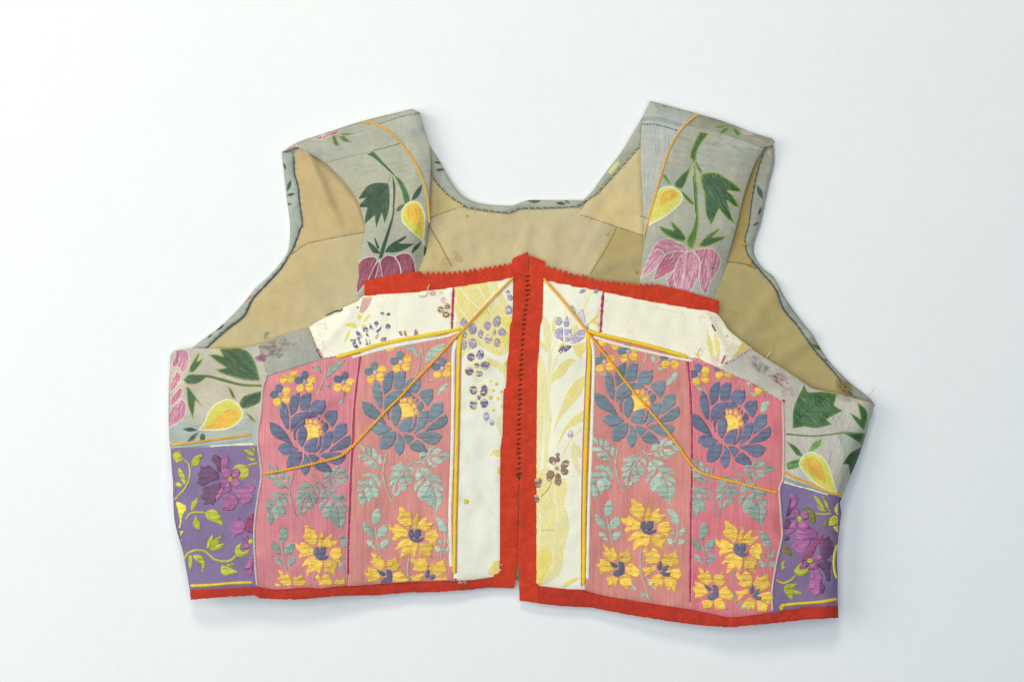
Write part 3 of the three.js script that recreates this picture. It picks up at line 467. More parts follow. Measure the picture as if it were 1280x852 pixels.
  line(c, C5(560, 225, 660, 240, 740, 265, 860, 305, 1000, 355), 0.9, 0xc9cbb8, 0.7); line(c, C5(560, 220, 660, 235, 740, 260, 860, 300, 1000, 350), 0.5, 0x74786a, 0.8);
}, silkGrain(0.2));
const hSR = strapH(foldTopR, SR);
part('shoulder_strap', clothGeom(SR, hSR, { g: 4, t: 0.0009, r: 3, y0: 0.01 }), silkMat(texSR), { label: 'right shoulder strap of grey silk painted with a pink tulip and green leaves' });
part('strap_fold', turnUnder(foldTopR, hSR, 880, 230, 12, 0.0025, 0.006), silkPlain);
part('orange_cord', twist(C5(640, 154, 600, 175, 545, 225, 500, 285, 450, 380, 420, 480, 390, 580, 355, 700, 325, 810, 306, 885), 1.2, hl(hSR, 0.0001), { pitch: 5 }), cordO);
part('seam_stitching', stitches([803, 155, 820, 155.5, 846, 162.5], 3, 2.6, 0.6, hl(hSR, 0.0002), 0, 0.5), blueThread, { stuff: true });
part('seam_stitching', stitches([801, 270, 808, 272], 2.4, 2, 0.5, hl(hSR, 0.0002), 0, 0.2), navyThread, { stuff: true });

// ---------------------------------------------------------------- red felt lining strips that show at neck, front and hem
const hf = (l) => (x, y) => hFront(x, y) + l;
function pinked(a, gap, tall) {                                   // a saw-toothed cut along a line (outside on the left of its run)
  const p = resample(smooth(pairs(a), false, 1, 30), gap), o = [];
  for (let i = 0; i < p.length; i++) { const [nx, ny, tx, ty] = frame(p, i), k = rr(0.75, 1.2) * tall, u = rr(-0.8, 0.8); o.push([p[i][0], p[i][1]]); if (i < p.length - 1) o.push([p[i][0] + tx * (gap * 0.5 + u) + nx * -k, p[i][1] + ty * (gap * 0.5 + u) + ny * -k]); }
  return o;
}
const dense = (p, step = 3) => { const o = []; p.forEach((a, i) => { const b = p[(i + 1) % p.length], n = Math.max(1, Math.round(Math.hypot(b[0] - a[0], b[1] - a[1]) / step)); for (let k = 0; k < n; k++) o.push([lerp(a[0], b[0], k / n), lerp(a[1], b[1], k / n)]); }); return o; };
const felt = (p, lift, m, label, am = 0.7) => part('felt_strip', clothGeom(jag(dense(p), am), hf(lift), { g: 4, t: 0.0009, r: 1.3, drop: 0.00035, y0: 0.009 }), m, { label });
const seamLine = resample(smooth(pairs([660.4, 338, 659.6, 364, 655, 404, 653, 438, 651, 472, 650, 500, 649, 536, 649, 596]), false, 1, 30), 1);
const zig = (sgn) => { const o = [], at = (y) => seamLine.reduce((a, b) => Math.abs(b[1] - y) < Math.abs(a[1] - y) ? b : a)[0]; for (let y = 341, k = 0; y < 592; k++) { const big = y < 372 ? 4.8 : y > 480 ? 4.2 : 3.7, p = 5.7 + 1.1 * hash(k, 5); o.push([at(y) - sgn * 0.45, y], [at(y) - sgn * 0.45, y + p * 0.42], [at(y) + sgn * big * (0.55 + 0.5 * hash(k, 11 + sgn)), y + p * 0.68 - sgn * (0.9 * hash(k, 3) + 0.2)]); y += p; } return o; };
const zl = zig(-1), zr = zig(1);
part('seam_shade_strip', clothGeom(out([655, 336, 665, 336, 664, 364, 659, 404, 657, 438, 655, 472, 653, 540, 652, 598, 645, 598, 645, 536, 647, 472, 649, 438, 651, 404, 655, 364]), hf(-0.0012), { g: 5, t: 0.0004, r: 1, y0: 0.008 }), std({ color: 0x5f4f22, roughness: 0.95 }));  // dark strip added under the seam so its gaps read as shaded
felt([...pairs([455, 350.8, 487.8, 343.6, 525.8, 338.8, 530.5, 344]), ...pinked([532, 344, 552, 343.5, 572.8, 342.6, 604.5, 337.5, 611, 336.3], 6.6, 4.6), ...pairs([611, 362, 567, 368, 520, 374, 456, 380])], 0.0003, feltTop, 'bright red felt strip along the left neckline');
felt([...pinked([609.5, 336.6, 638, 331.3], 6.4, 4.4), ...pairs([641.3, 322.4, 660.3, 314.3, 660.4, 337]), ...zl, ...pairs([648.6, 600, 647.6, 652, 646, 707, 642.8, 735.2, 616.2, 734.2, 614, 600, 616, 450, 608, 372])], 0.0006, feltTop, 'upright red felt strip left of the front opening', 0.4);
felt(pairs([236.5, 733, 320, 722, 440, 722, 560, 716, 619, 711, 618, 733.6, 555, 739.5, 504.5, 740.5, 472.8, 743.7, 420, 744.7, 375.3, 749, 324.6, 748, 318, 743.7, 284.5, 745.8, 238, 749.2]), 0.0002, feltLow, 'red felt hem of the left front', 1.1);
felt([...pinked([729.5, 347.6, 750, 353, 781.8, 356.4, 820, 358.4], 6.9, 4.8), ...pairs([822, 355.5, 854, 362.4, 899.3, 376, 898.3, 393, 870, 395, 800, 386, 730, 372])], 0.0003, feltTop, 'bright red felt strip along the right neckline');
felt([...pairs([660.9, 318.6, 681.4, 326.6, 681.6, 334]), ...pinked([682, 334.2, 707.8, 342.6, 731.5, 347.8], 7.4, 4.6), ...pairs([731.5, 372, 700, 378, 692, 430, 692, 700, 674, 728, 673.8, 753.8, 649.5, 750.4, 647.2, 692, 648.6, 640, 649.6, 600]), ...zr.slice().reverse(), [661, 337]], 0.0006, feltTop, 'upright red felt strip right of the front opening', 0.4);
felt(pairs([672.4, 722, 742.6, 726, 742.2, 759, 703.4, 757.4, 673.4, 754]), 0.0002, feltLow, 'small darker red felt piece at the right front hem');
felt(pairs([741, 727, 860, 744, 913, 756, 1000, 744, 1047.5, 744, 1048.5, 771.6, 1004, 774.7, 966, 779, 913.4, 783.6, 881.7, 782, 840.6, 776.8, 787.8, 768.4, 741.2, 759.2]), 0.0005, feltLow, 'red felt hem of the right front', 1.1);


// ---------------------------------------------------------------- grey painted silk at the sides
const GL = out([217, 438, 240, 435, 271.8, 435, 305.6, 434, 326.7, 428.8, 348, 420, 369, 414, 386, 408.6, 401, 446, 405, 452, 345, 480, 334, 520, 330, 559, 212.4, 561, 210.6, 534, 211, 480, 212.7, 445]);
const E = T(205, 430, 6.553), F = T(975, 480, 6.085);
const texGL = panel(200, 400, 415, 568, 4, (c) => {
  c.fillStyle = css(0xc0baa6); c.fillRect(190, 390, 240, 190);
  shape(c, pairs([205, 520, 250, 530, 330, 520, 340, 570, 200, 570]), 0xa3b0ab, 0.7); shape(c, pairs([320, 425, 345, 415, 392, 400, 410, 450, 340, 478, 330, 460]), 0xa09f90, 0.8);
  for (const [x, y, r, col, a] of [[334, 436, 9, 0x6a4a4c, 0.55], [326, 446, 5, 0x8a3a5e, 0.7], [348, 430, 10, 0x70564f, 0.45], [330, 430, 12, 0x7c6e66, 0.4], [366, 434, 6, 0x9a7480, 0.3], [345, 440, 7, 0x5f4a48, 0.4]]) for (let i = 0; i < 26; i++) { const t = rr(0, 6.28), q = r * Math.sqrt(rnd()); c.fillStyle = css(col, a * 0.5); c.beginPath(); c.ellipse(x + Math.cos(t) * q * 1.2, y + Math.sin(t) * q, rr(1.2, 4), rr(0.8, 2.2), -0.5, 0, 7); c.fill(); }
  for (let i = 0; i < 120; i++) { const x = rr(340, 400), y = rr(405, 475); line(c, [[x, y], [x + rr(1, 3), y + rr(6, 12)]], 0.35, rnd() < 0.5 ? 0x7f857d : 0xb9bdb2, 0.5); }
  const tp = (p) => tulip(c, p, 1.9, 0xc07a8e, [0xd99aae, 0xb05a78, 0xe3b4c0, 0xc26a88]);
  tp(E(48, 130, 80, 60, 130, 42, 180, 60, 196, 130, 180, 200, 145, 238, 110, 190, 60, 190)); line(c, E(92, 55, 100, 150), 2.2, 0x6c6f6a, 0.8);
  tp(E(30, 400, 60, 280, 100, 220, 130, 250, 132, 290, 100, 350)); tp(E(30, 520, 60, 440, 130, 352, 152, 370, 145, 420, 90, 480)); tp(E(20, 690, 50, 540, 150, 448, 178, 480, 176, 580, 120, 640));
  const Gn = 0x41603c, L = 0xa3b048;
  leafPaint(c, E(200, 235, 210, 180, 270, 68, 282, 80, 268, 140, 318, 108, 285, 180, 235, 230), 2.1, Gn, L, 0.8); leafPaint(c, E(180, 345, 205, 355, 240, 400, 318, 505, 262, 460, 245, 615, 200, 500), 1.2, Gn, L, 0.7);
  leafPaint(c, E(158, 290, 200, 250, 280, 248, 350, 250, 480, 280, 640, 322, 800, 330, 800, 350, 640, 345, 470, 305, 350, 272, 310, 300, 260, 325, 190, 325), 0.2, 0x3d5e40, 0x93a548, 0.5);
  leafPaint(c, E(355, 90, 410, 82, 470, 97, 438, 35, 600, 30, 680, 60, 740, 140, 788, 295, 760, 302, 640, 292, 480, 245, 415, 210, 500, 192, 420, 140), 0.6, 0x3a5c3a, 0x98ab48, 0.8); line(c, E(520, 60, 640, 170, 770, 290), 1, 0x26402c, 0.8); line(c, E(460, 215, 620, 230, 740, 280), 0.8, 0x26402c, 0.5);
  leafPaint(c, E(515, 340, 555, 370, 595, 455, 560, 435), 1.2, Gn, L, 0.6); leafPaint(c, E(620, 480, 660, 420, 800, 380, 790, 470, 690, 522, 640, 522), 2.8, 0x33533a, L, 0.6); leafPaint(c, E(662, 548, 720, 585, 765, 645, 720, 620), 0.8, Gn, L, 0.7);
  figPaint(c, E(295, 697, 340, 640, 370, 560, 430, 490, 520, 453, 590, 475, 642, 540, 642, 600, 570, 670, 450, 700), -0.3, E(330, 690, 440, 590, 520, 540, 600, 530, 630, 580, 570, 650, 450, 690), 0xd3cf55, 0xdf9a30);
  for (const q of [E(162, 692, 230, 678, 285, 702, 220, 712), E(200, 795, 240, 745, 292, 718, 255, 780), E(308, 745, 325, 725, 345, 740, 345, 790, 310, 788)]) leafPaint(c, q, 0, 0x35533e, 0x4a6a4a, 0.3);
  line(c, E(0, 835, 240, 812, 560, 770), 1, 0x8b9591, 0.6);
}, silkGrain(0.05));
part('painted_silk_panel', clothGeom(GL, hf(0.0011), { g: 4, t: 0.0008, r: 3.5, y0: 0.012 }), silkMat(texGL), { label: 'grey silk panel at the left side painted with a yellow bud and pink petals' });
const GR = out([936, 434.5, 939, 435.3, 958, 447.6, 975, 458, 1006.7, 479.3, 1017, 485.6, 1046.8, 492, 1070, 498, 1094.4, 504.6, 1087, 525.7, 1081, 545, 1076, 563.6, 1062, 599, 1052.5, 622, 1030, 617, 1002, 607, 968, 599, 966, 520, 954, 498, 900, 462, 905, 452]);
const texGR = panel(890, 425, 1102, 626, 4, (c) => {
  c.fillStyle = css(0xc8c0ae); c.fillRect(880, 415, 240, 230);
  shape(c, pairs([1046, 540, 1095, 520, 1060, 620, 1030, 612, 1050, 580]), 0x96a29c, 0.35); shape(c, pairs([905, 450, 945, 432, 975, 455, 960, 470, 925, 468]), 0xb9b6a8, 0.3);
  for (const [x, y, r, col, a] of [[953, 457, 9, 0x6a666a, 0.5], [972, 470, 9, 0x7a6a62, 0.5], [978, 474, 9, 0x9a4a70, 0.45], [944, 452, 7, 0x9a6a80, 0.35], [985, 490, 7, 0xa08890, 0.3], [1056, 494, 8, 0x7f8a96, 0.35]]) for (let i = 0; i < 26; i++) { const t = rr(0, 6.28), q = r * Math.sqrt(rnd()); c.fillStyle = css(col, a * 0.5); c.beginPath(); c.ellipse(x + Math.cos(t) * q * 1.2, y + Math.sin(t) * q, rr(1.2, 4), rr(0.8, 2.2), 0.6, 0, 7); c.fill(); }
  for (let i = 0; i < 70; i++) { const x = rr(1035, 1085), y = rr(500, 600); line(c, [[x, y], [x - rr(2, 7), y + rr(10, 25)]], rr(0.4, 1.6), rnd() < 0.5 ? 0x7d8a8a : 0xbfc3ba, 0.35); }
  leafPaint(c, F(190, 5, 215, 60, 330, 58, 435, 75, 402, 160, 468, 200, 338, 265, 384, 302, 270, 330, 170, 320, 85, 333, 95, 200, 130, 110), 0.8, 0x44703c, 0x7f9c48, 0.4);
  for (const q of [F(105, 290, 200, 200, 370, 85), F(190, 205, 290, 208), F(250, 160, 320, 160), F(160, 240, 230, 245), F(120, 292, 185, 297), F(215, 190, 215, 120), F(145, 255, 140, 180), F(262, 150, 268, 90)]) line(c, q, 0.9, 0x26422a, 0.8);
  leafPaint(c, F(35, 368, 250, 384, 480, 360, 632, 368, 632, 378, 480, 372, 250, 396, 35, 382), 0, 0x3f5f3a, 0x8a9d48, 0.5); leafPaint(c, F(475, 368, 560, 370, 645, 372, 620, 462, 560, 420), 0.2, 0x345634, 0x7f9c48, 0.4);
  leafPaint(c, F(580, 135, 640, 180, 665, 240, 640, 355, 580, 300, 515, 208, 610, 265), 1.1, 0x3f6a36, 0x7aa848, 0.7); leafPaint(c, F(458, 602, 520, 520, 615, 475, 605, 560, 530, 690, 505, 600), 2.2, 0x345634, 0x5d8240, 0.4);
  leafPaint(c, F(198, 512, 240, 440, 310, 410, 292, 460, 240, 500), 2.5, 0x79a548, 0x8fb850, 0.5); leafPaint(c, F(32, 425, 110, 470, 165, 545, 110, 530), 0.8, 0x3f6238, 0x7f9c48, 0.7); leafPaint(c, F(28, 595, 80, 570, 132, 562, 122, 620, 40, 645), 2.9, 0x6a9844, 0x7fae50, 0.4);
  figPaint(c, F(130, 600, 160, 540, 220, 513, 290, 540, 342, 600, 370, 680, 415, 820, 300, 775, 200, 700), 1.1, F(150, 600, 180, 560, 240, 545, 290, 590, 320, 680, 330, 740, 230, 690), 0xdcd860, 0xe38f48);
}, silkGrain(1.3));
part('painted_silk_panel', clothGeom(GR, hf(0.0011), { g: 4, t: 0.0008, r: 3.5, y0: 0.012 }), silkMat(texGR), { label: 'grey silk panel at the right side painted with a large green leaf' });

// ---------------------------------------------------------------- purple sateen below, with embroidered sprays
const purpleTex = (a) => { const b = boxOf(a); return panel(b[0] - 4, b[1] - 4, b[2] + 4, b[3] + 4, 3, (c) => { c.fillStyle = css(0x836f97); c.fillRect(b[0] - 5, b[1] - 5, 300, 300); }, (x, y, i, j) => { const f = 0.92 + 0.1 * fbm(x / 22, y / 22) + 0.05 * (vn(x / 0.8, y / 9) - 0.5) + 0.07 * (vn(x * 1.1, y * 1.1) - 0.5) + 0.04 * (hash(i, j) - 0.5), b = vn(x / 26 + 5, y / 26) - 0.5; return [f * (1 + 0.06 * b), f, f * (1 - 0.03 * b)]; }); };
const PL = out([212.6, 556.5, 260, 555.5, 318, 552, 328, 552, 334, 600, 328, 665, 330, 733, 237, 737, 227.5, 686, 218, 650, 215.8, 601, 214.5, 590]);
const PR = out([966, 598, 980, 600.5, 1008, 609, 1036, 617, 1050, 619.3, 1049.6, 629, 1051.7, 642, 1048.5, 667, 1046.4, 694, 1047.5, 722, 1047.5, 757.5, 1006, 759.5, 958, 768, 958, 700, 966, 660]);
const purpleMat = (a) => phy({ map: purpleTex(a), roughness: 0.7, bumpMap: weaveB, bumpScale: 0.00007, sheen: 0.3, sheenColor: new THREE.Color(0xb0a0d0), sheenRoughness: 0.5 });
part('purple_panel', clothGeom(PL, hf(0.0009), { g: 4, t: 0.0007, r: 3, y0: 0.014 }), purpleMat(PL), { label: 'purple panel at the lower left side with magenta flowers' });
part('purple_panel', clothGeom(PR, hf(0.0009), { g: 4, t: 0.0007, r: 3, y0: 0.014 }), purpleMat(PR), { label: 'purple panel at the lower right side with magenta flowers' });
const plainPurple = std({ color: 0x6d5d88, roughness: 0.8 }), plainFelt = feltLow;
part('side_turning', turnUnder(foldLeft.slice(0, 4), hf(0.0009), 400, 520, 12, 0.003, 0.008), silkPlain); part('side_turning', turnUnder(foldLeft.slice(3, 7), hf(0.0009), 400, 640, 14, 0.003, 0.008), plainPurple);
part('side_turning', turnUnder(foldRight.slice(0, 5), hf(0.0009), 800, 560, 12, 0.003, 0.008), silkPlain); part('side_turning', turnUnder(foldRight.slice(4, 9), hf(0.0009), 800, 690, 14, 0.003, 0.008), plainPurple);

// ---------------------------------------------------------------- embroidery threads
const flossB = tile(128, 128, [0.0125, 0.0125], (u, v) => 0.5 * vn(u * 4, v * 40, 40) + 0.25 * vn(u * 8, v * 64, 64) + 0.25 * (0.5 + 0.5 * Math.sin(v * 6.2832 * 30)));
function floss(c, c2, amt, rough = 0.5, spread = 0.32) {           // three strengths of one dyed thread
  const m = tile(128, 128, [0.0125, 0.0125], (u, v) => { const s = vn(u * 3, v * 28, 28), t = vn(u * 4 + 3, v * 28, 28), q = vn(u * 8, v * 56, 56), f = 1 - spread / 2 + spread * (0.6 * s + 0.4 * q); const k = clamp((t - 0.58) * 4) * amt, a = hex(c), b = hex(c2); return [0, 1, 2].map((i) => lerp(a[i], b[i], k) * f); }, true);
  return [0.86, 1, 1.1].map((f) => phy({ color: new THREE.Color(f, f, f), map: m, roughness: rough, bumpMap: flossB, bumpScale: 0.00022, sheen: 0.12, sheenColor: new THREE.Color(0xffffff), sheenRoughness: 0.4 }));
}
function woven(c, share) {                                        // floats of coloured weft crossed by cream ones
  const m = tile(128, 128, [0.01, 0.01], (u, v) => { const s = vn(u * 5, v * 16, 16), q = vn(u * 20, v * 64, 64), k = clamp((share - s) * 7) * (0.6 + 0.4 * q), a = hex(c), b = hex(0xe6e2cf), f = 0.92 + 0.14 * q; return [0, 1, 2].map((i) => lerp(a[i], b[i], k) * f); }, true);
  return [0.93, 1, 1.06].map((f) => phy({ color: new THREE.Color(f, f, f), map: m, roughness: 0.55, bumpMap: flossB, bumpScale: 0.00025 }));
}
const F_ = { teal: floss(0x6c828e, 0xa07a7c, 0.55), violet: floss(0x646c88, 0x50576f, 0.7), sage: floss(0xaabfae, 0x889d92, 0.9), sageDark: floss(0x90a599, 0x6e857c, 0.9), gold: floss(0xe9c04a, 0xc9942c, 0.8, 0.45, 0.38), goldLight: floss(0xf2cb58, 0xd8a43a, 0.6), slate: floss(0x5d5f78, 0x7d6878, 0.6), mauve: woven(0xa598ae, 0.3), plum: woven(0x7a6a90, 0.4), pale: woven(0xb3a8c4, 0.3), brown: woven(0x94745e, 0.22),
  lime: floss(0xbbb934, 0x93921f, 0.9), lemon: floss(0xe8dc48, 0xc9c030, 0.7), olive: floss(0x85792c, 0x5b4f20, 0.8), magenta: floss(0xab6496, 0x86477c, 0.9, 0.55, 0.4), damson: floss(0x6d4668, 0x553454, 0.8), crimson: floss(0x94406a, 0xa85a7c, 0.7), yellowWeave: floss(0xead650, 0xd8bf38, 0.8) };
const LIFT = 0.0003, H_RIB = 0.0019;
function petal(parent, name, pts, h, mat, lift = LIFT, corner = 75, clip, shrink = -0.15, jag_ = 0.55) {
  let p = smooth(pts, true, Math.max(1.6, polyLen([...pts, pts[0]]) / 26), corner); if (jag_) p = p.map(([x, y], i) => [x + (hash(i * 7 + parent.children.length, 3) - 0.5) * jag_, y + (hash(i * 5 + parent.children.length, 9) - 0.5) * jag_ * 0.7]); if (clip) p = convexClip(p, clip);
  if (p.length < 3 || Math.abs(area(p)) < 2.2) return; part(name, pillow(p, h, lift, 0.012, shrink), Array.isArray(mat) ? mat[[1, 0, 1, 2, 1, 2, 0][parent.children.length % 7]] : mat, { parent });
}
function stem(parent, pts, w, h, mat, clip) { if (Array.isArray(mat)) mat = mat[1]; let p = smooth(pts, false, 2, 60); if (clip) p = p.filter((q) => convexClip([[q[0] - 0.1, q[1]], [q[0], q[1] + 0.1], [q[0] + 0.1, q[1]]], clip).length > 2); if (p.length > 2) part('stem', sweep(p, w, 0.0004, h, { step: 2, m: 5 }), mat, { parent }); }

// ---------------------------------------------------------------- rose ribbons with woven flowers
const ribbonB = tile(256, 64, [0.0105, 0.0105], (u, v) => 0.5 + 0.3 * Math.sin(u * 6.2832 * 16) + 0.4 * (vn(u * 64, v * 8, 64) - 0.5));
function ribbonTex(a, base) {
  const b = boxOf(a); return panel(b[0] - 4, b[1] - 4, b[2] + 4, b[3] + 4, 3.2, (c) => { c.fillStyle = css(base); c.fillRect(b[0] - 5, b[1] - 5, 400, 400); },
    (x, y, i, j) => { const w = vn(x * 1.5, y / 30) - 0.5, w2 = vn(x * 0.45, y / 90) - 0.5, f = 0.95 + 0.10 * fbm(x / 30, y / 30) + 0.08 * w + 0.02 * w2 + 0.04 * (hash(i, j) - 0.5) + 0.05 * (vn(x * 1.2, y * 0.9) - 0.5); return [f * (1 + 0.02 * w), f * (1 + 0.11 * w), f * (1 + 0.08 * w)]; });
}
const RIB = [
  { key: 'L1', j: [377.4, 561.5], sx: 0.95, sy: 0.975, sh: 0.0, base: 0xd07d84, blue: 'violet', leaf: 'sageDark', p: [333, 469.5, 369, 458, 404.8, 447.5, 421.8, 445, 451, 440, 444.5, 504.5, 440.5, 589, 437.5, 664.5, 436, 731, 400, 735, 381.6, 734, 345.7, 736.5, 326.7, 734, 320, 732, 318, 706.7, 316, 664.5, 320.4, 622, 325.5, 595, 320.4, 547, 324.6, 515, 326.7, 483.4], clip: [334, 471, 450, 446, 441, 580, 435, 730, 319, 733, 316, 665, 322, 520],
    fl: [[350, 492.9, -0.1, 'bbyyy'], [380.6, 477, 0.1, 'bbyyy'], [429, 477.4, 0.35, 'bbyyy'], [360, 466, 2.6, 'yyy']] },
  { key: 'L2', j: [495, 536], sx: 1, sy: 1, sh: 0, base: 0xd0867e, blue: 'teal', leaf: 'sage', p: [450.5, 442, 483, 433, 538, 422, 575, 411.5, 571, 430, 570, 483, 568, 568, 566.5, 715, 566, 725.5, 504.5, 727.5, 441, 732, 434.4, 732, 435.5, 664.5, 438.6, 589, 443, 504.5], clip: [453, 443, 564, 418, 563, 724, 437, 730],
    fl: [[468.6, 465, 0, 'bbyyy'], [500.7, 452, 0, 'bbyyy'], [552.6, 460, 0.1, 'bbyyy'], [478, 437, 0.2, 'yyy']] },
  { key: 'R1', j: [785.6, 525.8], sx: 1, sy: 1, sh: 0, base: 0xcd8178, blue: 'teal', leaf: 'sage', p: [738, 415, 780, 426, 820, 436.5, 861, 448.5, 865.5, 504.5, 866.5, 599.5, 865.3, 610, 864.5, 749, 865.5, 761.5, 830, 756.5, 758, 744.8, 731, 738, 731, 730, 733, 600, 735, 568, 738, 483, 739, 440], clip: [744, 420, 859, 451, 863, 759, 737, 738],
    fl: [[755.2, 452, 0, 'bbyyy'], [785.3, 439.3, 0, 'bbyyy'], [838.3, 447.5, 0.15, 'bbyyy'], [760, 432, 0.4, 'yyy']] },
  { key: 'R2', j: [902.9, 551.3], sx: 0.95, sy: 1.02, sh: 0.0, base: 0xd07278, blue: 'violet', leaf: 'sageDark', p: [859.6, 447, 872, 447.5, 888, 455, 917.6, 468.6, 940.8, 478, 964, 493, 979, 500, 980, 547, 979, 599.5, 974.6, 610, 977.8, 642, 979, 669, 970.4, 707, 965, 745, 966, 764.5, 945, 768, 913.4, 771.2, 888, 766.5, 863.5, 761.5, 862.5, 749, 863.5, 610, 864.8, 599.5, 863.7, 504.5], clip: [863, 449, 888, 456, 917, 469, 941, 479, 964, 494, 977, 502, 976, 640, 966, 764, 866, 760],
    fl: [[874.5, 467.4, -0.1, 'bbyyy'], [905, 460.7, 0.1, 'bbyyy'], [954, 480, 0.1, '.byyy']] },
];
const ribGeo = (R) => clothGeom(out(R.p), hf(H_RIB - 0.0005 + (R.key[1] === '2' ? 0.0002 : 0)), { g: 4, t: 0.0006, r: 2.2, y0: 0.012 });
const m6 = T(0, 0, 9.682), J6 = [415, 400], J2 = [490, 250];
